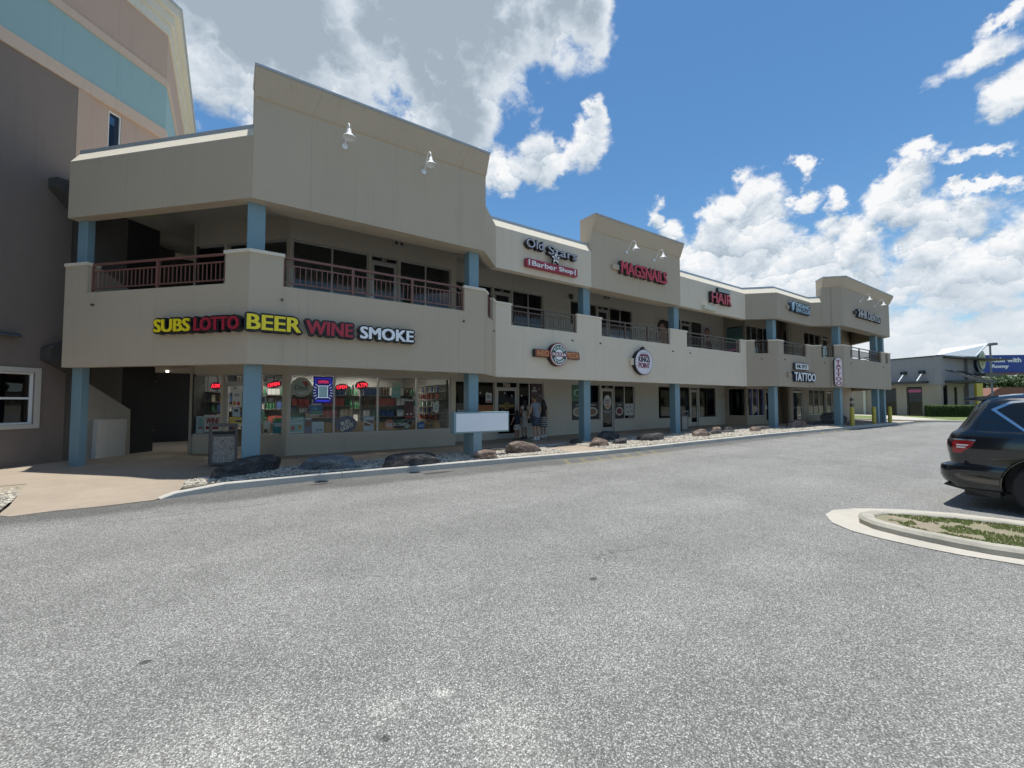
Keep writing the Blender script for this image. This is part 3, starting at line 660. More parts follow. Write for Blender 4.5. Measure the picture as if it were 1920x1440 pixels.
# window runs: (run, level, x0, x1, mullions, sill, glass)   door: (run, level, x0, x1, number)
WIN = [('A', 0, -.86, -.16, [], .66, 'shop'), ('A', 0, .74, 1.29, [], .68, 'shop'), ('B', 0, 1.46, 6.50, [2.665, 3.97, 5.255], .68, 'shop'),
       ('C', 0, 7.05, 8.95, [8.1], .70, 'dark'), ('C', 0, 10.13, 11.46, [10.71], .70, 'dark'),
       ('C', 0, 13.08, 14.92, [13.9], .76, 'dark'), ('C', 0, 15.93, 17.41, [16.68], .76, 'dark'),
       ('C', 0, 19.35, 22.2, [20.8], .74, 'tan'), ('C', 0, 23.15, 24.87, [24.0], .74, 'tan'),
       ('C2', 0, 25.91, 25.99, [], .76, 'dark'), ('D', 0, 26.1, 28.2, [26.78, 27.48], .76, 'dark'), ('E', 0, 32.38, 35.05, [33.27, 34.12], .76, 'dark'), ('E', 0, 36.45, 37.3, [], .76, 'dark'),
       ('A', 1, -.87, -.17, [], 3.8, 'up'), ('A', 1, -.10, 1.32, [.37], 3.8, 'up'), ('B', 1, 1.46, 3.61, [2.54], 3.8, 'up'), ('B', 1, 4.62, 6.47, [5.54], 3.8, 'up'),
       ('C', 1, 7.14, 8.82, [8.0], 3.8, 'up'), ('C', 1, 9.83, 11.43, [10.66], 3.8, 'up'), ('C', 1, 13.05, 13.72, [], 5.2, 'up'), ('C', 1, 14.3, 14.76, [], 3.8, 'up'), ('C', 1, 15.63, 17.28, [16.43], 3.8, 'up'),
       ('C', 1, 20.9, 21.4, [], 3.8, 'up'), ('C', 1, 22.46, 23.5, [], 3.8, 'up'), ('C2', 1, 25.91, 25.99, [], 3.8, 'up'), ('D', 1, 26.1, 29.6, [26.8, 27.5, 28.3, 29.0], 3.8, 'up'),
       ('D2', 1, 30.55, 29.75, [], 3.8, 'up'), ('E', 1, 31.9, 34.6, [32.8, 33.7], 3.8, 'up')]
DOOR = [('A', 0, -.10, .68, '7215'), ('C', 0, 9.02, 10.09, '7223'), ('C', 0, 15.01, 15.89, '7231-1'), ('C', 0, 22.3, 23.08, '7239'), ('D', 0, 28.36, 29.1, None), ('E', 0, 29.9, 31.5, None), ('E', 0, 35.34, 36.3, None),
        ('B', 1, 3.68, 4.56, '7219'), ('C', 1, 8.9, 9.77, '7227'), ('C', 1, 14.8, 15.58, '7235'), ('C', 1, 21.5, 22.4, '7239'), ('E', 1, 34.9, 35.9, None)]
HT = {0: 2.47, 1: 6.33}
wallmat = {'A': inner, 'B': inner, 'B2': inner, 'C': stucco('cream_inner_wall', (.56, .52, .44)), 'C2': tan_dk, 'D': tan_dk, 'D2': tan_dk, 'E': tan_dk, 'E2': tan_dk, 'P': stucco('passage_shade_stucco', (.04, .04, .038))}  # P: near-black colour stands in for the shade of the passage
for k in RUN:
    for lv, (z0, z1) in enumerate(((.08, 2.742), (3.758, 7.032))):
        hs = []
        for w in WIN:
            if w[0] == k and w[1] == lv: hs.append((min(sx(k, w[2]), sx(k, w[3])), max(sx(k, w[2]), sx(k, w[3])), w[5], HT[lv]))
        for d in DOOR:
            if d[0] == k and d[1] == lv: hs.append((sx(k, d[2]), sx(k, d[3]), z0-1, HT[lv]))
        mb = MB(FR[k]); holes(mb, 0, LEN[k], z0, z1, 0, .15, hs); mb.build('wall', wallmat[k], BLD)
gl_tan = glass('tan_reflection_glass', (.50, .42, .27), 1.0)  # tan tint stands in for a tan building reflected in the glass
GL = {'shop': gl_shop, 'dark': gl_dark, 'up': gl_up, 'tan': gl_tan}
def glazed(M, s0, s1, z0, z1, mull, gm, fm, parent=BLD, d=.05, fw=.045):
    mb = MB(M); e = .0015
    mb.box(s0+e, s0+fw, d, d+.06, z0+e, z1-e); mb.box(s1-fw, s1-e, d, d+.06, z0+e, z1-e)
    mb.box(s0+fw, s1-fw, d, d+.06, z1-fw, z1-e); mb.box(s0+fw, s1-fw, d-.045, d+.06, z0+e, z0+fw)
    for m_ in mull: mb.box(m_-fw*.55, m_+fw*.55, d+.002, d+.058, z0+fw, z1-fw)
    o = mb.build('window', fm, parent)
    p = MB(M); ms = [s0+fw]+[v for m_ in mull for v in (m_-fw*.5, m_+fw*.5)]+[s1-fw]
    for a, b in zip(ms[0::2], ms[1::2]): p.face([(a, d+.03, z0+fw), (b, d+.03, z0+fw), (b, d+.03, z1-fw), (a, d+.03, z1-fw)])
    p.build('pane', gm, o); return o
FM = lambda k, x: alu if x < 12 else (alu_dk if (k == 'C' and x > 18.5 and x < 25) else alu)
for (k, lv, a, b, mu, sill, gk) in WIN:
    sa, sb = sorted((sx(k, a), sx(k, b)))
    glazed(FR[k], sa, sb, sill, HT[lv], [sx(k, m_) for m_ in mu], GL[gk], FM(k, a))
# ---- text
def text_geo(s, offset=0.0, extrude=0.0, res=3, shear=0.0, spacing=1.0):
    cu = bpy.data.curves.new('t', 'FONT'); cu.body = s; cu.offset = offset; cu.extrude = extrude; cu.resolution_u = res; cu.shear = shear; cu.space_character = spacing
    ob = bpy.data.objects.new('t', cu); C.collection.objects.link(ob); bpy.context.view_layer.update()
    me = bpy.data.meshes.new_from_object(ob.evaluated_get(bpy.context.evaluated_depsgraph_get()))
    co = [tuple(v.co) for v in me.vertices]; fa = [list(p.vertices) for p in me.polygons]
    bpy.data.objects.remove(ob); bpy.data.curves.remove(cu); bpy.data.meshes.remove(me); return co, fa
def text_into(mb, s, x0, z0, w, h, d0, d1, offset=0.0, grow=0.0, shear=0.0, k=None, spacing=1.0, fit=True, bold=None):
    if bold is None: bold = h*.045
    bx = bold
    if grow: ring = [(math.cos(2*math.pi*i/14)*(grow+bx), math.sin(2*math.pi*i/14)*(grow+bx*.4)) for i in range(14)] + [(-bx, 0), (bx, 0)]
    else: ring = [(-bx, -bx*.35), (bx, -bx*.35), (-bx, bx*.35), (bx, bx*.35)] if bx > 0 else [(0, 0)]
    for i, (a, b) in enumerate(ring): _text(mb, s, x0+bx+a, z0+b, w-2*bx, h, d0+i*.0004, d1, 0.0, shear, k, spacing, fit)
def _text(mb, s, x0, z0, w, h, d0, d1, offset=0.0, shear=0.0, k=None, spacing=1.0, fit=True, grow=0.0):
    """write s in the wall frame, lower left at (x0,z0), w x h, occupying depth d0 (front) .. d1 (back)"""
    base, _ = text_geo(s, offset, .5, shear=shear, spacing=spacing)
    xs_ = [c[0] for c in base]; ys_ = [c[1] for c in base]; bx, by = min(xs_), min(ys_); sw, sh = max(xs_)-bx, max(ys_)-by
    kx, kz = w/sw, h/sh
    if not fit: kx = kz = min(kx, kz); x0 += (w-sw*kx)/2; z0 += (h-sh*kz)/2
    co, fa = text_geo(s, offset+grow, .5, shear=shear, spacing=spacing) if grow else (base, _)
    i0 = len(mb.v); kk = mb.k if k is None else k
    for c in co: mb.pt((x0+(c[0]-bx)*kx, d0 if c[2] > 0 else d1, z0+(c[1]-by)*kz))
    for f in fa: mb.f.append([i0+j for j in f]); mb.mi.append(kk)
numm = paint('number_paint', (.72, .66, .50), .5)
def doorway(k, lv, xa, xb, num):
    M = FR[k]; a, b = sorted((sx(k, xa), sx(k, xb))); zt = HT[lv]; z0 = (g(xa)+.129 if lv == 0 else 3.762); zd = z0+2.06 if lv == 0 else 6.12; fm = alu
    gm = gl_shop if k in 'A' else gl_dark if lv == 0 else gl_up
    mb = MB(M); e = .0015
    mb.box(a+e, a+.04, .04, .11, z0, zt-e); mb.box(b-.04, b-e, .04, .11, z0, zt-e); mb.box(a+.04, b-.04, .04, .11, zt-.04, zt-e); mb.box(a+.04, b-.04, .04, .11, zd, zd+.05)
    fr = mb.build('door_frame', fm, BLD)
    mb = MB(M); x0, x1 = a+.045, b-.045; w = .075
    mb.box(x0, x0+w, .05, .095, z0+.01, zd-.005); mb.box(x1-w, x1, .05, .095, z0+.01, zd-.005); mb.box(x0+w, x1-w, .05, .095, zd-.09, zd-.005); mb.box(x0+w, x1-w, .05, .095, z0+.01, z0+.22)
    dr = mb.build('door', fm, BLD)
    mb = MB(M); mb.face([(x0+w, .07, z0+.22), (x1-w, .07, z0+.22), (x1-w, .07, zd-.09), (x0+w, .07, zd-.09)]); mb.build('pane', gm, dr)
    mb = MB(M); mb.tube([(x1-.035, .04, z0+.85), (x1-.035, .0, z0+.88), (x1-.035, .0, z0+1.18), (x1-.035, .04, z0+1.21)], .012, 6)
    mb.tube([(x0+w, .03, z0+1.0), (x1-w, .03, z0+1.0)], .014, 6); mb.build('handle', alu, dr)
    mb = MB(M); mb.face([(a+.04, .07, zd+.05), (b-.04, .07, zd+.05), (b-.04, .07, zt-.04), (a+.04, .07, zt-.04)]); mb.build('transom_pane', gl_dark, fr)
    if num:
        n = len(num); h = min(.16, zt-zd-.15); wd = min((b-a)*.8, h*.66*n); mb = MB(M); cx = (a+b)/2
        text_into(mb, num, cx-wd/2, (zd+.05+zt-.04)/2-h/2, wd, h, .062, .067, offset=.012); mb.build('street_number', numm, fr)
for d in DOOR: doorway(*d)
# ---- interiors behind the glass
dark_in = paint('unlit_interior_shade', (.055, .05, .045), .8); mid_in = paint('interior_paint', (.22, .21, .19), .8); floor_in = paint('shop_floor_tiles', (.22, .21, .20), .35)  # the near-black one paints in the darkness of unlit shops
def part(name, mat, *boxes, M=I4, parent=BLD, **kw):
    mb = MB(M)
    for b in boxes: mb.box(*b)
    return mb.build(name, mat, parent, **kw)
# ground floor
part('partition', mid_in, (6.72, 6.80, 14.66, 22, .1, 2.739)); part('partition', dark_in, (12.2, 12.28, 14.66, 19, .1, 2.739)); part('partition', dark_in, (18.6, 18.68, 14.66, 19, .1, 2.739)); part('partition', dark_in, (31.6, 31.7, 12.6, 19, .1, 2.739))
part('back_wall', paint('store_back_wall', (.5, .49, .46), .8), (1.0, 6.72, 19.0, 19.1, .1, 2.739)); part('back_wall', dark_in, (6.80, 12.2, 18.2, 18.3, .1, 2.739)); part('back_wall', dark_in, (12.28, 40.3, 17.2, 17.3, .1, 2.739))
# upper floor
part('back_wall', paint('upper_back_wall', (.42, .41, .38), .8), (.2, 40.3, 17.0, 17.1, 3.77, 7.02)); part('partition', mid_in, (-.5, .2, 17.0, 17.1, 3.77, 7.02), (12.2, 12.3, 14.7, 16.99, 3.77, 7.02), (19.0, 19.1, 14.7, 16.99, 3.77, 7.02))
blind = paint('grey_window_blind', (.58, .58, .64), .7, var=.18, scale=9)
part('window_blind', blind, (.01, 2.17, .16, .17, 3.78, 4.98), M=FR['B']); part('window_blind', blind, (3.22, 5.05, .16, .17, 3.78, 4.95), M=FR['B']); part('window_blind', blind, (9.0, 10.6, .16, .17, 3.78, 5.0), M=FR['C'])
# passage on the left: back and side walls, deep shade painted as black
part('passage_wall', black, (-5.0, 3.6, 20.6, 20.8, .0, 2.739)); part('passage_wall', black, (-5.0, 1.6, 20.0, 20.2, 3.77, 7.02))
lamp_e = emis('passage_bulb', (1, .95, .85), 3.0)
for (x, y) in ((-.9, 18.6), (-1.75, 18.9)):
    mb = MB(); mb.lathe([(.0, -.07), (.035, -.065), (.045, -.03), (.035, 0)], (x, y, 2.739), 12); mb.build('passage_light', lamp_e, BLD, smooth=True)
# spouts and small fittings on the balcony wall
dk = paint('spout_metal', (.12, .11, .10), .5, .4)
for seg, s in ((0, .9), (1, .62), (1, 5.1), (2, 1.2), (3, 3.3), (3, 4.75), (3, 9.3), (3, 10.6), (4, .75), (5, .7), (6, .6), (7, 1.0), (7, 6.6)):
    Mx = frame(tuple(V[seg]), tuple(V[seg+1])); mb = MB(Mx)
    mb.tube([(s, .02, 3.9), (s, -.055, 3.895)], .028, 10); mb.build('scupper', dk, BLD)
rooted(BLD)

# ================================================================== hotel block on the left
HP, HQ = (-14.0, 4.9), (-1.85, 17.05)
HM = frame(HP, HQ); HL = math.dist(HP, HQ); hx = lambda x: (x-HP[0])*math.sqrt(2)
HOT = empty('hotel', (-6, 14, 0), 'tall hotel block painted brown below and peach and teal above, at the left edge', 'building')
mb = MB(HM); s_end = hx(-3.46)
wz = (hx(-4.62), hx(-3.89), 1.11, 2.36)
holes(mb, 0, s_end, -.1, 9.97, 0, .3, [wz]); mb.build('brown_wall', brown, HOT)
mb = MB(HM); wz2 = (hx(-2.9), hx(-2.72), 8.4, 9.96)
holes(mb, s_end, HL, 7.3, 9.97, .04, .3, [(hx(-2.93), hx(-2.70), 8.3, 9.90)]); mb.box(s_end, s_end+.28, -.005, .04, 7.3, 9.97); mb.build('peach_wall', peach, HOT)
glazed(HM, hx(-2.93), hx(-2.70), 8.3, 9.90, [], gl_dark, white, HOT, d=.06, fw=.03)
bandpoly = [HP, HQ, (-1.85, 34)]
def band(o, z0, z1, name, mat):
    # o: how far the band stands out from the wall
    n0 = Vector((1, -1))/math.sqrt(2); q = Vector(HQ)
    c = (Vector((1, 0)) + n0)/(1+Vector((1, 0)).dot(n0))
    P0 = Vector(HP)+n0*o; P1 = q+c*o; P2 = Vector((-1.85+o, 34))
    mb = MB(); mb.prism([tuple(P0), tuple(P1), tuple(P2), (-2.2, 34), (-2.2, 17.2), tuple(Vector(HP)-n0*.35)], 'z', z0, z1); return mb.build(name, mat, HOT)
band(.05, 9.971, 10.30, 'lower_trim', peach_lt); band(0.02, 10.301, 11.69, 'teal_band', teal); band(.06, 11.691, 11.92, 'upper_trim', peach_lt); band(0.01, 11.921, 13.40, 'upper_wall', peach)
band(.07, 13.401, 13.75, 'eave', offw); band(.16, 13.751, 14.05, 'eave', offw); band(.30, 14.051, 14.30, 'eave', offw)
band(.36, 14.301, 14.36, 'roof_edge', coping)
# ground floor sash window with a pale surround
mb = MB(HM); a, b, c, d = wz
for q in ((a-.10, b+.10, d, d+.11), (a-.10, b+.10, c-.10, c), (a-.10, a, c, d), (b, b+.10, c, d)): mb.box(q[0], q[1], -.035, .02, q[2], q[3])
mb.build('window_surround', paint('pale_surround', (.52, .48, .42), .6), HOT)
part('brown_wall', stucco('shaded_brown_stucco', (.13, .12, .105)), (s_end, hx(-2.5), .04, .3, -.1, 7.295), M=HM, parent=HOT); part('passage_shade_panel', stucco('hotel_passage_shade', (.035, .034, .033)), (hx(-2.5), HL, .04, .3, -.1, 7.295), M=HM, parent=HOT)  # hotel wall darkened by colour to stand for shade in the passage
wf = MB(HM); wf.box(a+.002, a+.05, .05, .12, c+.002, d-.002); wf.box(b-.05, b-.002, .05, .12, c+.002, d-.002); wf.box(a+.05, b-.05, .05, .12, d-.05, d-.002); wf.box(a+.05, b-.05, .05, .12, c+.002, c+.05); wf.box(a+.05, b-.05, .04, .13, (c+d)/2-.025, (c+d)/2+.025)
wo = wf.build('window', white, HOT); mb = MB(HM); mb.face([(a+.05, .09, c+.05), (b-.05, .09, c+.05), (b-.05, .09, d-.05), (a+.05, .09, d-.05)]); mb.build('pane', gl_dark, wo)
part('unlit_room_sheet', black, (a-.2, b+.4, .8, .85, c-.5, d+.4), M=HM, parent=HOT)  # black sheet stands in for the unlit interior
part('unlit_room_sheet', black, (hx(-3.3), HL, .8, .85, 8, 9.96), M=HM, parent=HOT)
# curved light hood above the sash window
mb = MB(HM); s0, s1 = hx(-4.75), hx(-4.17)
for k in range(6): 
    t0, t1 = k/6*math.pi/2, (k+1)/6*math.pi/2
    mb.prism([(-.02-.20*math.sin(t0), 3.18+.09*math.cos(t0)), (-.02-.20*math.sin(t1), 3.18+.09*math.cos(t1)), (-.02-.18*math.sin(t1), 3.165+.07*math.cos(t1)), (-.02-.18*math.sin(t0), 3.165+.07*math.cos(t0))], 'x', s0, s1)
mb.build('light_hood', paint('slate_metal', (.12, .14, .17), .4, .5), HOT, smooth=True)
rooted(HOT)
# stairs between the two buildings
ST = empty('outdoor_stair', (-2.8, 16.2, .1), 'plastered outdoor staircase with a sloping solid side behind the left column', 'staircase')
SM_ = frame((-3.22, 15.6), (-2.22, 16.6)); m_st = stucco('stair_stucco', (.40, .36, .31))
mb = MB(SM_); mb.prism([(.02, .1), (1.27, .1), (1.25, 1.42), (.02, 2.25)], 'y', 0, .12); mb.build('side_wall', m_st, ST)
mb = MB(SM_); mb.prism([(.30, .1), (1.02, .1), (1.05, 1.16), (.33, 1.17)], 'y', -.16, -.004); mb.build('lower_panel', stucco('stair_panel_stucco', (.58, .55, .50)), ST)
mb = MB(SM_)
for k in range(13): s_ = 1.15+k*.09; mb.box(s_, s_+.02, .5, .52, .75, 2.3 if k else 2.74)
mb.box(1.1, 2.35, .49, .53, 2.28, 2.33); mb.box(1.1, 2.35, .49, .53, .72, .76); mb.build('bars', rail_m, ST)
for (z0, sg) in ((2.35, 1), (6.4, 1)):
    mb = MB(HM); s1 = hx(-3.84); s2 = hx(-3.42)
    mb.prism([(s1, z0+.33), (s1, z0+.64), (s2, z0+.95), (s2+.3, z0+1.1), (s2+.3, z0-.1), (s2, z0)] if z0 < 3 else [(s1, z0+.60), (s1, z0+.85), (s2+.3, z0+.93), (s2+.3, z0-.2), (s2, z0+.05)], 'y', -.30, -.01); mb.build('stair_opening_shade', stucco('stair_shade_stucco', (.07, .065, .06)), ST)  # dark colour stands in for shade inside the stair openings
# upper flight seen behind the balcony rail
mb = MB(SM_); mb.prism([(.3, 3.77), (2.1, 3.77), (2.1, 4.4), (.3, 5.35)], 'y', 0, .12); mb.build('side_wall', m_st, ST)
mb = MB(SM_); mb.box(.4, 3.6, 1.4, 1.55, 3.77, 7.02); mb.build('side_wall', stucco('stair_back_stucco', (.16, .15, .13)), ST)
mb = MB(SM_); mb.box(2.1, 2.2, -1.2, .12, 3.77, 4.9); mb.box(1.2, 4.6, .3, .38, 3.77, 4.72); mb.build('landing_screen', paint('dark_red_screen', (.07, .022, .018), .6), ST)
rooted(ST)

# ================================================================== signs
LITB = emis
def cab(M, words, mats, name, label, group=None, base=None):
    """words: list of (text, x, z, w, h, matname, d_front, offset). base: callable adding the cabinet"""
    root = empty(name, tuple(M @ Vector((words[0][1], 0, words[0][2]))), label, 'sign', group)
    for fn, nm, mt in (base or []):
        mb = MB(M); fn(mb); mb.build(nm, mt, root)
    for (s, x, z, w, h, mt, d, off, nm) in words:
        mb = MB(M); text_into(mb, s, x, z, w, h, d, d+.012, offset=off); mb.build(nm, mt, root)
    rooted(root); return root
MA, MBf = frame(tuple(V[0]), tuple(V[1])), frame(tuple(V[1]), tuple(V[2])); MC = frame(tuple(V[3]), tuple(V[4])); MD = frame(tuple(V[5]), tuple(V[6])); ME = frame(tuple(V[7]), tuple(V[8]))
yel = paint('yellow_acrylic', (.90, .72, .02), .35, var=.03); redd = paint('dull_red_acrylic', (.40, .02, .04), .35, var=.2); wht = paint('white_acrylic', (.88, .89, .92), .35, var=.03); redb = paint('red_acrylic', (.52, .03, .05), .35); whp = paint('sign_white', (.85, .85, .85), .4)
def contour_sign(M, s, x, z, w, h, face, label, d=.16, grow=.042, nm='sign', off=.02, back=black, group=None):
    root = empty(nm, tuple(M @ Vector((x, 0, z))), label, 'sign', group)
    mb = MB(M); text_into(mb, s, x, z, w, h, -d, -.03, offset=off, grow=grow); o = mb.build('sign_body', back, root)
    mb = MB(M); text_into(mb, s, x, z, w, h, -d-.02, -d-.001, bold=.015); mb.build('lettering', face, root)
    rooted(root); return root
sA = lambda x, y: math.dist((x, y), tuple(V[0]))
contour_sign(MA, 'SUBS', 2.86, 3.17, .96, .27, yel, 'yellow SUBS letters on black contour backing, left end of the sign row')
contour_sign(MA, 'LOTTO', 3.92, 3.17, 1.13, .27, redd, 'dull red LOTTO letters on black contour backing, faded and unlit')
contour_sign(MBf, 'BEER', -.03, 3.18, 1.02, .31, yel, 'yellow BEER letters on black backing above the corner column')
contour_sign(MBf, 'WINE', 1.09, 3.17, 1.01, .30, redd, 'dull red WINE letters on black backing between BEER and SMOKE')
contour_sign(MBf, 'SMOKE', 2.26, 3.17, 1.33, .28, wht, 'white SMOKE letters on black backing, right end of the sign row')
sc = lambda x: x-7.16
# old stars barber shop
root = empty('barber_sign', (9.4, 11.56, 6.6), 'black and silver Old Stars letters over a star and a red Barber Shop box', 'sign')
silver = paint('silver_letter_face', (.50, .48, .50), .35, .3); dred = paint('barber_red', (.33, .03, .055), .4)
mb = MB(MC); text_into(mb, 'Old', sc(8.28), 6.90, .72, .30, -.17, -.02, offset=.015, grow=.022, bold=.003); mb.build('letter_body', black, root); mb = MB(MC); text_into(mb, 'Stars', sc(9.22), 6.84, 1.36, .30, -.17, -.02, offset=.015, grow=.022, bold=.003); mb.build('letter_body', black, root)
mb = MB(MC); text_into(mb, 'Old', sc(8.28), 6.90, .72, .30, -.185, -.172, bold=.002); mb.build('lettering', silver, root); mb = MB(MC); text_into(mb, 'Stars', sc(9.22), 6.84, 1.36, .30, -.186, -.172, bold=.002); mb.build('lettering', silver, root)
mb = MB(MC); mb.box(sc(8.28), sc(10.6), -.17, -.02, 6.24, 6.52); box_ = mb.build('sign_box', dred, root, bevel=.01)
mb = MB(MC); text_into(mb, 'Barber', sc(8.50), 6.29, 1.10, .17, -.184, -.172); mb.build('lettering', whp, root); mb = MB(MC); text_into(mb, 'Shop', sc(9.70), 6.26, .68, .20, -.184, -.172); mb.build('lettering', whp, root)
for xx in (8.36, 10.44):
    mb = MB(MC); mb.box(sc(xx), sc(xx)+.05, -.19, -.172, 6.28, 6.42); mb.disc(sc(xx)+.025, 6.45, .035, .03, -.19, -.172, 12); mb.build('barber_pole_mark', whp, root)
star = [((.20 if k % 2 == 0 else .085)*math.sin(k*math.pi/5), (.20 if k % 2 == 0 else .085)*math.cos(k*math.pi/5)) for k in range(10)]
mb = MB(MC); mb.prism([(sc(9.5)+a*1.25, 6.70+b*1.2) for a, b in star], 'y', -.235, -.16); mb.build('star_body', black, root)
mb = MB(MC); mb.prism([(sc(9.5)+a, 6.70+b) for a, b in star], 'y', -.25, -.237); mb.build('star', whp, root)
mb = MB(MC); text_into(mb, '52', sc(9.42), 6.65, .17, .11, -.262, -.252, offset=.01); mb.build('star_number', black, root)
rooted(root)
root = empty('nail_salon_sign', (14.4, 11.56, 7), 'red MASSNAILS channel letters with dark sides on the middle tower', 'sign')
mb = MB(MC); text_into(mb, 'MAGSNAILS', sc(12.95), 6.80, 2.95, .50, -.17, -.03, offset=.004, grow=.012); mb.build('letter_body', darkgrey, root)
mb = MB(MC); text_into(mb, 'MAGSNAILS', sc(12.95), 6.80, 2.95, .50, -.186, -.172, offset=.004); mb.build('lettering', redb, root); 
mb = MB(MC); mb.box(sc(12.55), sc(12.9), -.12, -.02, 6.93, 7.12); mb.build('wiring_box', tan, root); rooted(root)
root['label'] = 'red MAGSNAILS channel letters with dark sides on the middle tower'
root = empty('hair_salon_sign', (20, 11.56, 6.8), 'red HAIR letters under a small grey plaque, with a cream box below left', 'sign')
mb = MB(MC); text_into(mb, 'HAIR', sc(19.35), 6.50, 1.8, .50, -.17, -.03, offset=.004, grow=.015); mb.build('letter_body', black, root)
mb = MB(MC); text_into(mb, 'HAIR', sc(19.35), 6.50, 1.8, .50, -.186, -.172, offset=.004); mb.build('lettering', redb, root)
mb = MB(MC); mb.box(sc(20.0), sc(21.1), -.13, -.03, 7.08, 7.28); mb.build('plaque', black, root)
mb = MB(MC); mb.box(sc(20.03), sc(21.07), -.142, -.131, 7.105, 7.255); mb.build('plaque_face', paint('grey_green_face', (.35, .38, .36), .5), root)
mb = MB(MC); mb.box(sc(18.8), sc(19.8), -.15, .0, 6.07, 6.30); mb.build('light_box', paint('cream_box', (.60, .58, .44), .5), root, bevel=.01); rooted(root)
# pizza
def arc_text(mb, s, cx, cz, r, a0, a1, h, d0, d1, up=True, k=None):
    n = len(s)
    for i, ch in enumerate(s):
        if ch == ' ': continue
        a = a0+(a1-a0)*(i+.5)/n; co, fa = text_geo(ch, .02, .5)
        xs_ = [c[0] for c in co]; ys_ = [c[1] for c in co]; sw = max(max(xs_)-min(xs_), .2); sh = max(ys_)-min(ys_); w = min(abs(a1-a0)*r/n*.8, h*.8); kx = w/sw; kz = h/sh; mx = (max(xs_)+min(xs_))/2; my = (max(ys_)+min(ys_))/2
        th = (a-math.pi/2) if up else (a+math.pi/2)
        i0 = len(mb.v)
        for c in co:
            x, z = (c[0]-mx)*kx, (c[1]-my)*kz
            mb.pt((cx+r*math.cos(a)+x*math.cos(th)-z*math.sin(th), d0 if c[2] > 0 else d1, cz+r*math.sin(a)+x*math.sin(th)+z*math.cos(th)))
        for f in fa: mb.f.append([i0+j for j in f]); mb.mi.append(0)
root = empty('pizza_sign', (9.6, 11.56, 3.3), 'round black and green pizza sign crossed by an orange NEOPOLITAN PIZZA bar', 'sign')
org = paint('orange_letter', (.62, .27, .10), .5); orbg = paint('rust_bar', (.34, .09, .04), .5); grn = paint('dark_green_ring', (.02, .10, .06), .4)
cx = sc(9.66); cz = 3.31
mb = MB(MC); mb.prism([(cx-1.03, 3.19), (cx+1.05, 3.19), (cx+1.0, 3.45), (cx-1.03, 3.45)], 'y', -.15, -.02); mb.build('bar_body', black, root)
mb = MB(MC); mb.prism([(cx-1.0, 3.205), (cx+1.02, 3.205), (cx+.98, 3.435), (cx-1.0, 3.435)], 'y', -.158, -.151); mb.build('bar_face', orbg, root)
mb = MB(MC); mb.disc(cx, cz, .41, .41, -.19, -.02); mb.build('disc_body', black, root)
mb = MB(MC); mb.disc(cx, cz, .40, .40, -.198, -.191); mb.build('rim', paint('pizza_red', (.45, .05, .04), .5), root)
mb = MB(MC); mb.disc(cx, cz, .375, .375, -.204, -.199); mb.build('rim', whp, root)
mb = MB(MC); mb.disc(cx, cz, .345, .345, -.210, -.205); mb.build('ring', grn, root)
mb = MB(MC); mb.disc(cx, cz, .185, .185, -.216, -.211); mb.build('centre', whp, root)
mb = MB(MC); mb.box(cx-.36, cx+.36, -.222, -.217, cz-.075, cz+.075); mb.build('name_strip', paint('pizza_maroon', (.25, .03, .04), .5), root)
mb = MB(MC); text_into(mb, 'POLITAN', cx-.31, cz-.05, .62, .10, -.232, -.223, offset=.01); mb.build('lettering', whp, root)
mb = MB(MC); text_into(mb, 'NEO', cx-.93, 3.225, .52, .19, -.17, -.159, offset=.01); mb.build('lettering', org, root); mb = MB(MC); text_into(mb, 'PIZZA', cx+.40, 3.225, .56, .19, -.17, -.159, offset=.01); mb.build('lettering', org, root)
mb = MB(MC); arc_text(mb, 'ITALIAN', cx, cz, .265, R(150), R(30), .09, -.222, -.211); arc_text(mb, 'PIZZERIA', cx, cz, .265, R(212), R(328), .09, -.222, -.211, up=False); mb.build('ring_lettering', whp, root)
rooted(root)
root = empty('kings_point_sign', (14.3, 11.56, 3.3), 'white oval KINGS POINT sign with a crown top, dark edge, on the cream balcony wall', 'sign')
cx = sc(14.27); cz = 3.27
ov = [(cx+.57*math.cos(t_), cz+(.52 if math.sin(t_) < 0 else .55)*math.sin(t_)) for t_ in [2*math.pi*k/40 for k in range(40)]]
ov2 = [(cx+(p[0]-cx)*.95, cz+(p[1]-cz)*.95) for p in ov]
mb = MB(MC); mb.prism(ov, 'y', -.18, -.02); mb.prism([(cx-.14, cz+.46), (cx+.14, cz+.46), (cx, cz+.66)], 'y', -.181, -.02); mb.build('sign_body', black, root)
mb = MB(MC); mb.prism(ov2, 'y', -.19, -.182); mb.build('sign_face', paint('pinkish_white', (.74, .68, .74), .4), root)
mb = MB(MC); text_into(mb, 'KINGS', cx-.36, cz+.02, .72, .21, -.20, -.191, offset=.012); mb.build('lettering', black, root)
mb = MB(MC); text_into(mb, 'POINT', cx-.36, cz-.23, .72, .21, -.20, -.191, offset=.012); mb.build('lettering', paint('wine_letter', (.20, .02, .05), .4), root)
mb = MB(MC); mb.prism([(cx-.34, cz+.25), (cx+.34, cz+.25), (cx+.22, cz+.34), (cx-.22, cz+.34)], 'y', -.20, -.191)
mb.build('crown_base', paint('wine_letter', (1, 1, 1)), root)
mb = MB(MC)
for k in (-2, -1, 0, 1, 2): mb.prism([(cx+k*.085-.04, cz+.345), (cx+k*.085+.04, cz+.345), (cx+k*.085*1.2, cz+.50-.02*abs(k))], 'y', -.20, -.191)
mb.build('crown_points', silver, root)
mb = MB(MC)
for k in range(22):
    t_ = R(200)+R(320)*0+2*math.pi*k/22
    if .3 < math.sin(t_): continue
    mb.disc(cx+.49*math.cos(t_), cz+.46*math.sin(t_), .014, .014, -.197, -.191, 8)
mb.build('dots', black, root)
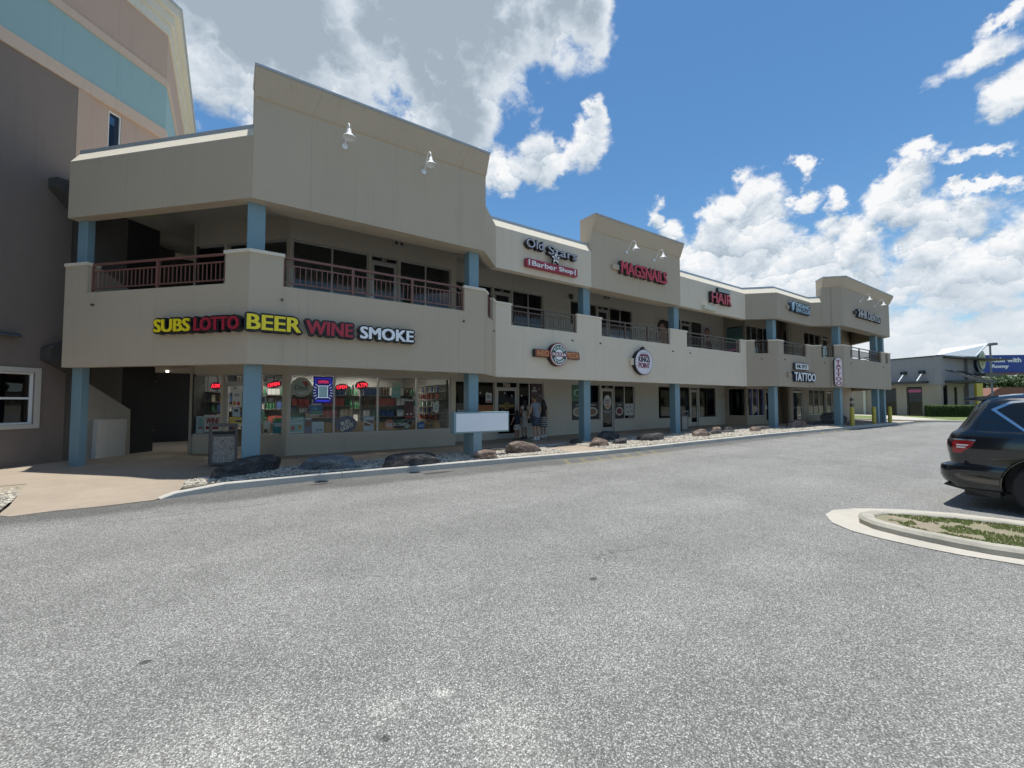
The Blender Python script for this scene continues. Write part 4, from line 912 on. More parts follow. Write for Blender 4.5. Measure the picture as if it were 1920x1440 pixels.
mb = MB(MC); mb.box(cx-.72, cx-.5, -.13, .0, cz-.12, cz+.14); mb.build('wiring_box', cream, root); rooted(root)
sd = lambda x: x-23.92
root = empty('spa_sign', (26.2, 10.47, 6.9), 'dark blue sign with pale URGANIC SPA GRASP lettering and a white figure mark', 'sign')
root['label'] = 'dark blue ORGANIC SPA CLUB sign with a white leaf-like mark, on the grey-tan parapet'
navy = paint('navy_backing', (.015, .03, .06), .4); pale = paint('pale_cyan_letter', (.45, .62, .70), .4)
mb = MB(MD); text_into(mb, 'ORGANIC', sd(25.75), 6.86, 1.75, .22, -.15, -.03, offset=.01, grow=.06); text_into(mb, 'SPA CLUB', sd(25.75), 6.60, 1.75, .21, -.15, -.03, offset=.01, grow=.06); mb.build('sign_body', navy, root)
mb = MB(MD); text_into(mb, 'ORGANIC', sd(25.75), 6.86, 1.75, .22, -.163, -.152, offset=.01); mb.build('lettering', pale, root); mb = MB(MD); text_into(mb, 'SPA CLUB', sd(25.75), 6.60, 1.75, .21, -.163, -.152, offset=.01); mb.build('lettering', pale, root)
mb = MB(MD); mb.disc(sd(25.38), 6.86, .26, .30, -.15, -.03, 20); mb.build('mark_body', navy, root)
mb = MB(MD); mb.prism([(sd(25.25), 7.12), (sd(25.42), 7.0), (sd(25.58), 7.12), (sd(25.5), 6.8), (sd(25.42), 6.6), (sd(25.32), 6.62)], 'y', -.163, -.152); mb.build('mark', pale, root)
mb = MB(MD); mb.box(sd(24.85), sd(25.1), -.10, -.0, 6.68, 6.86); mb.build('wiring_box', tan_dk, root); rooted(root)
root = empty('tattoo_sign', (26.6, 10.47, 3.2), 'white TATTOO letters on black backing below a white INK SPOT panel', 'sign')
mb = MB(MD); text_into(mb, 'TATTOO', sd(25.35), 2.80, 2.65, .44, -.15, -.03, offset=.01, grow=.05); mb.build('sign_body', navy, root)
mb = MB(MD); text_into(mb, 'TATTOO', sd(25.35), 2.80, 2.65, .44, -.163, -.152, offset=.01); mb.build('lettering', wht, root)
mb = MB(MD); mb.box(sd(25.5), sd(27.15), -.14, -.03, 3.40, 3.76); mb.build('panel_body', darkgrey, root)
mb = MB(MD); mb.box(sd(25.54), sd(27.11), -.148, -.141, 3.43, 3.73); mb.build('panel', whp, root)
mb = MB(MD); text_into(mb, 'INK SPOT', sd(25.66), 3.48, 1.32, .2, -.158, -.149, offset=.0); mb.build('lettering', darkgrey, root)
mb = MB(MD); mb.box(sd(24.75), sd(25.1), -.12, 0, 2.98, 3.18); mb.build('wiring_box', tan_dk, root); rooted(root)
# vertical tattoo sign on the chamfer corner
MV = frame(tuple(V[6]), tuple(V[7])); s0, s1 = 1.03, 1.43; cxs = (s0+s1)/2; rr = .20
capsule = [(cxs+rr*math.cos(a), 2.72+rr*math.sin(a)) for a in [math.pi+math.pi*k/10 for k in range(11)]] + [(cxs+rr*math.cos(a), 3.95+rr*math.sin(a)) for a in [math.pi*k/10 for k in range(11)]]
MV2 = Matrix.Translation((0, 0, 0)) @ MV
root = empty('vertical_tattoo_sign', (28.8, 9.5, 3.3), 'tall rounded white sign with red TATTOO letters stacked downwards', 'sign')
mb = MB(MV); mb.prism(capsule, 'y', -.14, -.02); mb.build('sign_body', darkgrey, root)
mb = MB(MV); mb.prism([(cxs+(p[0]-cxs)*.93, 3.335+(p[1]-3.335)*.985) for p in capsule], 'y', -.148, -.141); mb.build('sign_face', paint('pinkish_sign_white', (.80, .72, .74), .4), root)
mb = MB(MV)
for k, ch in enumerate('TATTOO'): text_into(mb, ch, cxs-.14, 3.83-k*.245, .28, .19, -.16, -.149, offset=.02)
mb.build('lettering', paint('deep_red_letter', (.28, .015, .06), .4), root); rooted(root)
se = lambda x: x-29.18
root = empty('dentist_sign', (33, 9.32, 6.9), 'grey 24HR DENTIST channel letters on the far right tower', 'sign')
mb = MB(ME); text_into(mb, '24HR DENTIST', se(31.1), 6.72, 4.1, .46, -.16, -.03, offset=.01, grow=.02); mb.build('letter_body', darkgrey, root)
mb = MB(ME); text_into(mb, '24HR DENTIST', se(31.1), 6.72, 4.1, .46, -.173, -.162, offset=.01); mb.build('lettering', paint('grey_letter', (.42, .39, .37), .45), root)
mb = MB(ME); mb.box(se(30.7), se(30.95), -.14, -.02, 6.86, 7.02); mb.build('wiring_box', darkgrey, root); rooted(root)
# gooseneck lamps
lampw = paint('lamp_white_enamel', (.72, .74, .74), .35)
def gooseneck(M, s, label, sc_=.9):
    root = empty('wall_lamp', tuple(M @ Vector((s, -.02, 7.85))), label, 'wall lamp', 'white gooseneck lamps on the towers')
    mb = MB(M); mb.disc(s, 7.78, .075*sc_, .075*sc_, -.05, -.015, 16); pl = mb.build('mount_plate', lampw, root)
    mb = MB(M); pts = [(s, -.04, 7.78)]+[(s, -.10-.20*(1-math.cos(a)), 7.80+.38*math.sin(a)) for a in [math.pi*k/9 for k in range(1, 9)]]+[(s, -.50, 7.92)]
    pts = [(s, -.04, 7.78), (s, -.14, 7.86), (s, -.22, 8.0), (s, -.32, 8.12), (s, -.42, 8.13), (s, -.49, 8.06), (s, -.50, 7.93)]
    mb.tube(pts, .014, 8); mb.build('arm', lampw, root, smooth=True)
    mb = MB(M); mb.lathe([(.02, .17), (.04, .15), (.05, .07), (.085, .03), (.14, -.03), (.145, -.045), (.13, -.03), (.08, .02), (.0, .03)], (s, -.50, 7.79), 20); mb.build('shade', lampw, root, smooth=True)
    rooted(root)
gooseneck(MBf, 1.87, 'white gooseneck lamp on the near tower, left one of its pair'); gooseneck(MBf, 3.88, 'white gooseneck lamp on the near tower, right one above SMOKE')
gooseneck(MC, sc(13.45), 'white gooseneck lamp above the nail salon letters, left one'); gooseneck(MC, sc(15.2), 'white gooseneck lamp above the nail salon letters, right one')
gooseneck(ME, se(31.9), 'white gooseneck lamp above the dentist letters, left one'); gooseneck(ME, se(34.4), 'white gooseneck lamp above the dentist letters, right one at the corner')
# exit signs, emergency lights, balcony ceiling fan
exg = paint('exit_sign_green', (.30, .36, .16), .5); exl = paint('exit_letter', (.05, .10, .03), .5)
def exitsign(x, y, ang, label, face=exg, let=exl, z=6.5):
    M = Matrix.Translation((x, y, 0)) @ Matrix.Rotation(ang, 4, 'Z'); root = empty('exit_sign', (x, y, z), label, 'exit sign', 'exit signs hanging under the balcony roof')
    mb = MB(M); mb.box(-.17, .17, -.03, .03, z-.11, z+.11); mb.box(-.01, .01, -.01, .01, z+.11, 7.029); mb.build('sign_box', face, root)
    mb = MB(M); text_into(mb, 'EXIT', -.12, z-.06, .24, .12, -.042, -.031, offset=.02); mb.build('lettering', let, root); rooted(root)
exitsign(-1.75, 14.0, R(-30), 'greenish EXIT sign hanging over the left end of the balcony'); 
exitsign(6.3, 12.6, R(0), 'pale EXIT sign above the second column, beside the fascia corner', inner, paint('exit_grey', (.28, .25, .2)), 6.62); exitsign(24.6, 12.2, R(0), 'small dark EXIT sign over the balcony near the spa sign', darkgrey, whp, 6.6)
def emlight(M, s, z, label):
    root = empty('emergency_light', tuple(M @ Vector((s, 0, z))), label, 'emergency light', 'twin emergency lights on the balcony wall')
    mb = MB(M); mb.box(s-.17, s+.17, -.09, -.001, z-.09, z+.09); b_ = mb.build('housing', paint('beige_plastic', (.52, .48, .40)), root, bevel=.01)
    for q in (-.09, .09):
        mb = MB(M); mb.box(s+q-.045, s+q+.045, -.11, -.091, z-.045, z+.05); mb.build('lamp_head', darkgrey, root)
    rooted(root)
emlight(FR['B'], 3.15, 6.82, 'beige twin emergency light above door 7219'); emlight(FR['C'], sx('C', 15.35), 6.75, 'beige twin emergency light near door 7235')
root = empty('ceiling_light', (-1.55, 14.6, 7.0), 'round grey ceiling light behind the hanging EXIT sign', 'ceiling light')
mb = MB(); mb.lathe([(0, -.13), (.16, -.12), (.20, -.08), (.05, -.05), (.04, 0)], (-1.4, 14.5, 7.029), 20); mb.build('shade', paint('grey_glass', (.25, .25, .25)), root, smooth=True); rooted(root)
# jelly jar lamp by 7235
root = empty('wall_lantern', (13.3, 14.4, 6.6), 'dark wall lantern over the small window left of door 7235', 'wall lamp')
mb = MB(FR['C']); s_ = sx('C', 13.0); mb.lathe([(0, -.16), (.07, -.14), (.09, 0), (.07, .05), (0, .06)], (s_, -.12, 6.50), 12); mb.box(s_-.05, s_+.05, -.1, -.001, 6.5, 6.6); mb.build('lamp_body', dk, root, smooth=True); rooted(root)
# blank sign on the second column
root = empty('blank_sign', (5.9, 10.25, .1), 'blank white rectangular sign in a grey-blue box on a post before the second column', 'sign')
mb = MB(); mb.box(5.02, 6.78, 10.2, 10.44, .80, 1.37); mb.build('sign_box', paint('grey_blue_sign_paint', (.23, .33, .36), .5), root, bevel=.008)
mb = MB(); mb.box(5.08, 6.74, 10.188, 10.199, .84, 1.33); mb.build('sign_face', paint('blank_face', (.84, .86, .88), .35, var=.02), root)
mb = MB(); mb.box(5.62, 5.88, 10.22, 10.42, .09, .799); mb.build('post', paint('grey_blue_sign_paint', (.2, .3, .35)), root); rooted(root)

# ================================================================== convenience store interior
tube_e = emis('fluorescent_panel', (1, .98, .92), 26.0)
for i, (x, y) in enumerate([(.6, 15.6), (.6, 16.9), (.6, 18.2), (2.6, 15.0), (2.6, 16.6), (2.6, 18.2), (4.6, 15.0), (4.6, 16.6), (4.6, 18.2)]):
    root = empty('ceiling_panel_light', (x, y, 2.72), 'white fluorescent ceiling panel inside the convenience store', 'ceiling light', 'fluorescent panels inside the convenience store')
    mb = MB(); mb.box(x-.62, x+.62, y-.09, y+.09, 2.70, 2.738); mb.build('housing', white, root)
    mb = MB(); mb.box(x-.60, x+.60, y-.07, y+.07, 2.694, 2.699); mb.build('diffuser', tube_e, root); rooted(root)
shelf_m = paint('shelf_metal', (.30, .29, .27), .5, .2)
GOODS = [('white_carton', paint('carton_white', (.68, .67, .63), .6), 'white'), ('red_carton', paint('carton_red', (.45, .10, .08), .5), 'red'), ('blue_carton', paint('carton_blue', (.06, .12, .30), .5), 'blue'),
         ('green_bottle', paint('bottle_green', (.05, .22, .10), .2), 'green'), ('brown_bottle', paint('bottle_brown', (.10, .05, .02), .2), 'brown'), ('tan_carton', paint('carton_tan', (.52, .44, .30), .6), 'tan')]
rng = random.Random(3); protos = {}
def good(kind, x, y, z, w, h):
    nm, mt, colr = kind
    if nm not in protos:
        mb = MB()
        if 'bottle' in nm: mb.lathe([(.0, 0), (.42, 0), (.45, .05), (.45, .55), (.30, .68), (.14, .78), (.14, .98), (0, 1)], (0, 0, 0), 10)
        else: mb.box(-.5, .5, -.4, .4, 0, .93); mb.box(-.45, .45, -.36, .36, .93, 1.0)
        o = mb.build(nm, mt, None, smooth='bottle' in nm); protos[nm] = o
        o['label'] = colr + (' bottle' if 'bottle' in nm else ' packaged carton') + ' standing on the shelves inside the convenience store'; o['category'] = 'bottle' if 'bottle' in nm else 'box'; o['group'] = 'goods on the store shelves'
    else: o = protos[nm].copy(); C.collection.objects.link(o)
    o.location = (x, y, z); o.scale = (w, w if 'bottle' in nm else w*.9, h)
def shelf(x0, x1, y, levels, label, seed):
    root = empty('store_shelf', ((x0+x1)/2, y, .1), label, 'shelf', 'display shelves inside the convenience store')
    for x in (x0, x1):
        mb = MB(); mb.box(x-.02, x+.02, y-.02, y+.02, .1, levels[-1]+.35); mb.build('upright', shelf_m, root)
    for z in levels:
        mb = MB(); mb.box(x0+.021, x1-.021, y-.2, y+.2, z-.02, z); mb.build('board', shelf_m, root)
    mb = MB(); mb.box(x0+.021, x1-.021, y+.2, y+.215, .12, levels[-1]+.3); mb.build('back_panel', mid_in, root)
    rooted(root); r = random.Random(seed)
    for z in levels:
        x = x0+.08
        while x < x1-.12:
            kd = GOODS[min(5, int(r.random()**1.2*6))]; n = r.randint(2, 4); w = r.uniform(.08, .16) if 'bottle' not in kd[0] else r.uniform(.07, .10); h = r.uniform(.15, .27) if 'bottle' not in kd[0] else r.uniform(.24, .31)
            for _ in range(n):
                if x > x1-.10: break
                good(kd, x+w/2, y-.1, z+.001, w, h); x += w+.012
            x += r.uniform(.0, .1)
shelf(1.6, 3.5, 14.75, [.75, 1.15, 1.52, 1.87], 'low grey shelf of cartons behind the round window sticker', 1)
shelf(3.75, 5.7, 14.75, [.75, 1.15, 1.52, 1.87], 'low grey shelf of bottles behind the beer decals', 2)
shelf(.3, 2.9, 17.2, [.9, 1.4, 1.9], 'deeper shelf at the left rear of the store', 3); shelf(3.2, 6.2, 17.2, [.9, 1.4, 1.9], 'deeper shelf at the right rear of the store', 4)
root = empty('rack_of_goods', (6.1, 14.5, .1), 'tall side rack of small bottles along the right wall of the store', 'shelf')
mb = MB()
for z in (.75, 1.0, 1.25, 1.5, 1.75, 2.0, 2.25): mb.box(6.0, 6.45, 13.75, 15.6, z-.02, z)
mb.box(6.45, 6.47, 13.75, 15.6, .12, 2.5); mb.build('frame', shelf_m, root); rooted(root)
for z in (.75, 1.0, 1.25, 1.5, 1.75, 2.0):
    for k in range(8): good(GOODS[(k*3+int(z*4)) % 6], 6.15, 13.85+k*.21, z+.001, .085, .18)
root = empty('wall_rack', (-.2, 16.8, .1), 'dark slatted rack of bottles inside the store entrance window', 'shelf')
PF = FR['P']; PL = LEN['P']; mb = MB(PF)
for z in (.75, 1.05, 1.35, 1.65, 1.95): mb.box(PL-3.2, PL-.35, .16, .50, z-.02, z)
for k in range(9): mb.box(PL-3.2+k*.34, PL-3.17+k*.34, .152, .18, .14, 2.6)
mb.box(PL-3.2, PL-.35, .151, .158, .14, 2.65); mb.build('frame', darkgrey, root); rooted(root)
for z in (.75, 1.05, 1.35, 1.65):
    for k in range(14): p_ = PF @ Vector((PL-.5-k*.2, .32, z+.001)); good(GOODS[(k*5+int(z*7)) % 6], p_.x, p_.y, p_.z, .085, .22)
# counter boards behind the window
wood = paint('plywood', (.36, .21, .085), .55, var=.2, scale=5)
for i, (a, b, lb) in enumerate([(2.0, 3.95, 'tan plywood panel leaning behind the blue beer decal'), (4.0, 5.25, 'tan plywood panel behind the bottle decal'), (5.3, 6.15, 'tan plywood panel behind the blue round sticker at the right end')]):
    mb = MB(); mb.box(a, b, 13.62, 13.64, .14, 1.02-.03*i); tag(mb.build('plywood_panel', wood), lb, 'panel', 'plywood panels at the base of the store window')
# posters and decals on the inside of the glass
def poster(M, a, b, c, d, mat, label, items=(), nm='poster', dep=.10, oval=False):
    root = empty(nm, tuple(M @ Vector(((a+b)/2, dep, c))), label, nm.replace('_', ' '))
    mb = MB(M)
    if oval: mb.disc((a+b)/2, (c+d)/2, (b-a)/2, (d-c)/2, dep, dep+.004, 28)
    else: mb.box(a, b, dep, dep+.004, c, d)
    mb.build('sheet', mat, root)
    for i, it in enumerate(items):
        mb = MB(M); k = it[0]; dd = dep-.0015*(i+1)-.001
        X = lambda u: a+(b-a)*u; Z = lambda v: c+(d-c)*v
        if k == 't': text_into(mb, it[2], X(it[3]), Z(it[4]), (b-a)*it[5], (d-c)*it[6], dd, dd+.001)
        elif k == 'b': mb.box(X(it[2]), X(it[3]), dd, dd+.001, Z(it[4]), Z(it[5]))
        elif k == 'd': mb.disc(X(it[2]), Z(it[3]), (b-a)*it[4], (d-c)*it[5], dd, dd+.001, 20)
        elif k == 'p': mb.prism([(X(p), Z(q)) for p, q in it[2]], 'y', dd, dd+.001)
        mb.build({'t': 'lettering', 'b': 'printed_block', 'd': 'printed_disc', 'p': 'printed_shape'}[k], it[1], root)
    rooted(root); return root
B_ = FR['B']; bx = lambda x: sx('B', x)
pw = paint('poster_white', (.62, .63, .61), .5); pt_ = paint('poster_teal', (.20, .42, .42), .5); pb = paint('poster_blue', (.05, .13, .30), .4); pr_ = paint('poster_red', (.42, .06, .05), .5); pk = paint('poster_black', (.03, .03, .035), .4); pbr = paint('poster_redbrown', (.14, .05, .05), .5); por = paint('poster_orange', (.50, .20, .05), .5); pgn = paint('poster_mint', (.30, .50, .42), .5); ptn = paint('poster_cream', (.50, .46, .38), .5); pgy = paint('poster_slate', (.13, .15, .24), .5); ppl = paint('poster_pale_blue', (.42, .52, .58), .5); pyl = paint('poster_yellow', (.60, .46, .06), .5)
poster(B_, bx(1.50), bx(2.06), 1.79, 2.36, ptn, 'large round cream sticker with grey-green script and a red swirl on the store window', [('d', paint('sticker_inner', (.40, .42, .38)), .5, .5, .42, .42), ('p', pr_, [(.5, .78), (.75, .80), (.84, .62), (.72, .50), (.60, .66)]), ('t', paint('sticker_script', (.10, .17, .15)), 'Deli', .18, .36, .62, .24), ('p', pw, [(.18, .30), (.5, .22), (.85, .34), (.5, .12)])], 'window_sticker', oval=True)
poster(B_, bx(1.71), bx(1.98), 1.32, 1.53, pbr, 'red-brown card reading EBT between the black poster and the blue scenic poster', [('t', pw, 'EBT', .12, .12, .76, .5), ('b', paint('muted_red', (.28, .10, .09)), .12, .88, .72, .9)])
poster(B_, bx(1.45), bx(1.69), 1.30, 1.54, pk, 'dark poster with a grey arch left of the red-brown EBT card', [('d', paint('dim_grey_print', (.12, .13, .14)), .5, .5, .35, .3)])
poster(B_, bx(2.0), bx(2.36), 1.26, 1.57, pb, 'blue and green scenic poster with ragged white border below the blue neon', [('b', pw, 0, 1, .94, 1), ('b', pw, 0, 1, 0, .06), ('p', paint('scenic_green', (.08, .25, .18)), [(.05, .08), (.95, .08), (.95, .35), (.5, .55), (.2, .3)]), ('p', paint('scenic_cyan', (.10, .35, .50)), [(.1, .6), (.4, .75), (.7, .6), (.5, .5)])])
poster(B_, bx(1.46), bx(1.87), .74, 1.21, pt_, 'teal seaside drinks poster at the lower left of the store window', [('b', ppl, .05, .9, .55, .72), ('d', pr_, .28, .32, .13, .12), ('d', por, .72, .38, .10, .14), ('b', pw, .03, .95, .03, .1), ('p', pw, [(.1, .8), (.9, .95), (.9, .88), (.1, .74)])])
poster(B_, bx(1.88), bx(2.07), .74, 1.20, pgy, 'narrow slate-blue poster with a dark arched figure', [('d', pbr, .5, .68, .33, .2), ('b', pw, .1, .9, .86, .96), ('b', pbr, .1, .9, .42, .6)])
poster(B_, bx(2.08), bx(2.40), .74, 1.06, ppl, 'pale blue poster with small blue script low in the window', [('t', pb, 'Ice', .35, .15, .5, .3), ('b', paint('pale_cyan_print', (.3, .5, .55)), .1, .9, .6, .68)])
poster(B_, bx(2.72), bx(3.34), .73, 1.22, paint('decal_navy', (.03, .05, .14), .35), 'dark navy round decal reading BUD LIGHT', [], 'beer_decal', oval=True)
Bt = B_ @ Matrix.Translation((bx(3.03), 0, .96)) @ Matrix.Rotation(R(-22), 4, 'Y')
root = empty('beer_lettering', tuple(Bt @ Vector((0, .09, 0))), 'white slanted BUD LIGHT lettering across the navy decal', 'lettering')
mb = MB(Bt); text_into(mb, 'BUD', -.14, .0, .28, .12, .088, .0975, bold=.008); text_into(mb, 'LIGHT', -.2, -.14, .40, .12, .088, .0975, bold=.008); mb.build('lettering', pw, root); rooted(root)
poster(B_, bx(3.55), bx(3.87), .74, 1.20, ppl, 'pale silver drink can poster crossed by a dark red diagonal band', [('p', pbr, [(.05, .35), (.95, .35), (.95, .72), (.05, .72)]), ('p', pw, [(.05, .72), (.95, .42), (.95, .34), (.05, .62)]), ('b', paint('can_rim', (.2, .3, .32)), .08, .92, .93, 1)])
poster(B_, bx(4.20), bx(4.52), .74, 1.08, paint('decal_salmon', (.50, .22, .15)), 'salmon round decal with the number 508', [('t', pw, '508', .18, .3, .64, .36)], 'beer_decal', oval=True)
poster(B_, bx(4.48), bx(4.98), .80, 1.04, pk, 'black splash decal reading ELYSIAN beside the bottle outline', [('t', pw, 'ELYSIAN', .05, .25, .88, .45), ('p', paint('decal_leaf', (.06, .2, .06)), [(.1, .85), (.5, 1.05), (.9, .85), (.5, .78)])], 'beer_decal')
Mb_ = B_ @ Matrix.Translation((bx(5.04), 0, .93)) @ Matrix.Rotation(R(42), 4, 'Y')
root = empty('bottle_decal', tuple(Mb_ @ Vector((0, .09, 0))), 'tilted black bottle-shaped decal with a white outline and pale label', 'decal')
bt = [(-.07, -.24), (.07, -.24), (.07, .02), (.03, .12), (.03, .26), (-.03, .26), (-.03, .12), (-.07, .02)]
mb = MB(Mb_); mb.prism([(p*1.15, q*1.05) for p, q in bt], 'y', .096, .099); mb.build('outline', pw, root)
mb = MB(Mb_); mb.prism(bt, 'y', .092, .0955); mb.build('bottle', pk, root); mb = MB(Mb_); mb.box(-.05, .05, .088, .0915, -.2, -.04); mb.build('bottle_label', ptn, root); rooted(root)
poster(B_, bx(5.32), bx(5.58), .74, .97, paint('decal_blue', (.03, .14, .42)), 'blue round ACE sticker at the foot of the last window', [('t', pw, 'ACE', .15, .3, .7, .35)], 'window_sticker', oval=True)
poster(B_, bx(5.68), bx(5.92), .74, .93, paint('decal_tan_grey', (.16, .13, .09)), 'dark ring-shaped sticker right of the blue round one', [('d', wood, .5, .5, .36, .36), ('d', pk, .5, .5, .22, .22)], 'window_sticker', oval=True)
poster(B_, bx(4.42), bx(4.72), 1.78, 2.28, pgn, 'mint green notice with pale print high in the third window', [('b', ptn, .08, .6, .72, .94), ('b', pt_, .1, .9, .1, .6), ('b', pgn, .18, .8, .2, .5)])
poster(B_, bx(4.62), bx(4.80), 1.18, 1.38, pw, 'small white tag sign hanging in the third window', [('b', darkgrey, .15, .85, .72, .84)])
poster(B_, bx(4.86), bx(5.18), 1.10, 1.74, pbr, 'dark red display card with a pale top at the right of the third window', [('b', pw, .02, .98, .9, .97), ('b', pr_, .05, .95, .03, .12), ('d', pw, .3, .22, .1, .05), ('d', pw, .7, .22, .1, .05)])
poster(B_, bx(5.88), bx(6.08), 1.31, 1.58, pw, 'white printed notice in the last window', [('b', paint('print_grey', (.3, .33, .35)), .2, .8, .55, .8), ('b', paint('print_grey', (.3, .3, .3)), .2, .8, .2, .45)])
A__ = FR['A']; ax_ = lambda x: sx('A', x)
poster(A__, ax_(.75), ax_(.86), 1.58, 1.84, pw, 'small white-framed notice just right of the corner column', [('b', pgy, .2, .8, .2, .8)])
poster(A__, ax_(.90), ax_(1.06), 1.62, 1.84, pbr, 'dark EBT card in the window beside the corner column', [('t', pw, 'EBT', .1, .1, .8, .5)])
poster(A__, ax_(.74), ax_(.83), 1.17, 1.43, pgn, 'mint green sheet beside the corner column', [])
poster(A__, ax_(.80), ax_(.98), .74, 1.11, ptn, 'cream leaflet stand card with a round stamp at its foot', [('b', pw, .1, .9, .4, .95), ('d', darkgrey, .4, .2, .25, .13)])
poster(A__, ax_(1.03), ax_(1.28), .74, 1.19, paint('poster_turquoise', (.03, .25, .32)), 'turquoise and green poster at the foot of the corner window', [('p', paint('print_green', (.06, .3, .1)), [(.25, .75), (.7, .75), (.7, 1), (.25, 1)]), ('b', ppl, .15, .85, .45, .68), ('d', pr_, .85, .45, .1, .08), ('d', pyl, .15, .9, .1, .08)])
poster(A__, ax_(-.62), ax_(-.18), .75, 1.26, pw, 'white poster with big dark red WINE lettering by the store entrance', [('t', paint('wine_print', (.25, .02, .03)), 'WINE', .1, .48, .78, .36), ('b', paint('wine_print', (.25, .02, .03)), .1, .82, .18, .34)])
poster(A__, ax_(-.83), ax_(-.64), .72, 1.22, ppl, 'pale poster with a red foot at the far left of the entrance window', [('b', pt_, .4, .9, .35, .9), ('b', pr_, .4, .95, .25, .35)])
poster(A__, ax_(.09), ax_(.31), 1.49, 2.02, pw, 'tall white flyer with two orange figures on the store door', [('d', por, .25, .22, .17, .12), ('d', pr_, .7, .2, .16, .12), ('b', paint('print_grey', (.3, .3, .3)), .25, .75, .6, .75)], dep=.05)
poster(A__, ax_(.10), ax_(.28), 1.22, 1.47, ppl, 'pale blue paper below the tall flyer on the store door', [('b', darkgrey, .25, .75, .55, .85)], dep=.05)
poster(A__, ax_(.03), ax_(.36), .93, 1.2, pyl, 'yellow and black paper taped low on the store door', [('b', pk, .5, .9, .5, .8), ('b', pw, .45, .95, .1, .35)], dep=.05)
# neon signs
neon_r = emis('red_neon', (1.0, .03, .05), 1.6); neon_b = emis('blue_neon', (.05, .06, 1.0), .4); neon_w = emis('pale_neon', (.7, .85, 1.0), .55)
def neon(M, a, b, c, d, s, label, back_=True, tilt=0):
    root = empty('neon_sign', tuple(M @ Vector(((a+b)/2, .2, c))), label, 'neon sign'); T = M @ Matrix.Translation(((a+b)/2, 0, (c+d)/2)) @ Matrix.Rotation(R(tilt), 4, 'Y'); w, h = (b-a)/2, (d-c)/2
    mb = MB(T); mb.disc(0, 0, w*1.2, h*1.5, .215, .225, 20); mb.build('backing', paint('neon_back', (.015, .015, .06), .4), root)
    mb = MB(T); text_into(mb, s, -w*.9, -h*.75, w*1.8, h*1.5, .19, .2, bold=.0); mb.build('glowing_letters', neon_r, root); rooted(root)
neon(B_, bx(2.74), bx(3.07), 2.03, 2.17, 'OPEN', 'red OPEN neon in the second store window', tilt=-6); neon(B_, bx(3.33), bx(3.68), 2.08, 2.26, 'ATM', 'red ATM neon with blue rim in the second store window', tilt=-8)
neon(A__, ax_(.82), ax_(1.12), 2.08, 2.22, 'OPEN', 'red OPEN neon right of the corner column', tilt=-10); neon(A__, ax_(-.55), ax_(-.33), 2.05, 2.2, 'ATM', 'small red ATM neon in the entrance window')
root = empty('phone_neon_sign', (2.38, 13.6, 1.7), 'blue LED sign with a glowing phone outline and white rays', 'neon sign')
c0 = bx(2.38)
mb = MB(B_); mb.box(c0-.27, c0+.27, .21, .22, 1.60, 2.40); mb.build('backing', emis('deep_blue_panel', (.015, .015, .20), .2), root)
mb = MB(B_)
for q in ((c0-.22, c0+.22, 2.335, 2.35), (c0-.22, c0-.205, 2.14, 2.34), (c0+.205, c0+.22, 2.14, 2.34), (c0-.18, c0+.18, 1.66, 1.70)): mb.box(q[0], q[1], .2, .209, q[2], q[3])
mb.build('blue_tubes', neon_b, root)
mb = MB(B_)
for q in ((c0-.13, c0+.13, 2.115, 2.13), (c0-.13, c0+.13, 1.77, 1.785), (c0-.13, c0-.118, 1.77, 2.13), (c0+.118, c0+.13, 1.77, 2.13)): mb.box(q[0], q[1], .19, .199, q[2], q[3])
for k in range(6):
    for sg in (-1, 1):
        a_ = R(-42+k*17); mb.tube([(c0+sg*(.20*math.cos(a_)), .195, 1.95+.24*math.sin(a_)), (c0+sg*(.28*math.cos(a_)), .195, 1.95+.33*math.sin(a_))], .006, 5)
mb.build('phone_and_rays', neon_w, root)
mb = MB(B_); mb.box(c0-.11, c0+.11, .203, .207, 1.80, 2.10); mb.build('phone_screen', emis('phone_glow', (.2, .35, .42), .3), root)
mb = MB(B_); text_into(mb, 'OPEN', c0-.14, 2.2, .28, .09, .19, .2, bold=.004); mb.build('glowing_letters', emis('dim_red_neon', (.6, .03, .1), .8), root); rooted(root)
# other windows: restaurant and pizza decals, upper posters
C_ = FR['C']; cx_ = lambda x: sx('C', x)
dk_food = paint('food_board_black', (.015, .013, .014), .35)
def plate(x0, x1, z0, z1, label, inner_m, head=True, ww=ptn, d=.05):
    poster(C_, cx_(x0), cx_(x1), z0, z1, dk_food, label, [('d', ww, .5, .45, .42, .27), ('d', inner_m, .5, .45, .30, .18)] + ([('b', ww, .3, .75, .82, .87)] if head else []), 'food_poster', dep=d)
plate(13.13, 13.85, .81, 1.62, 'black food poster with a white plate of noodles left of the third column', paint('noodle', (.35, .25, .18))); plate(13.95, 14.86, .81, 1.62, 'black food poster with a pale folded wrap right of the third column', paint('wrap_filling', (.2, .12, .06)))
plate(15.98, 16.62, .81, 1.62, 'black food poster with a bowl of red stew right of the restaurant door', paint('stew', (.20, .02, .04)))
poster(C_, cx_(16.72), cx_(17.36), .95, 1.55, paint('menu_white', (.50, .50, .48)), 'white two-page menu with small dish pictures in the last restaurant window', [('d', pk, .2, .7, .07, .06), ('d', pbr, .35, .3, .07, .07), ('d', pk, .65, .75, .08, .06), ('d', pbr, .8, .35, .08, .07), ('b', pk, .49, .51, 0, 1)], 'menu_poster', dep=.05)
poster(C_, cx_(13.13), cx_(13.85), 1.66, 2.42, paint('green_film', (.05, .16, .09), .3), 'green translucent poster with a pale heart-like curve in the restaurant window', [('d', pgn, .45, .55, .3, .22), ('d', paint('green_film', (0, 0, 0)), .5, .52, .2, .15)], 'food_poster', dep=.05)
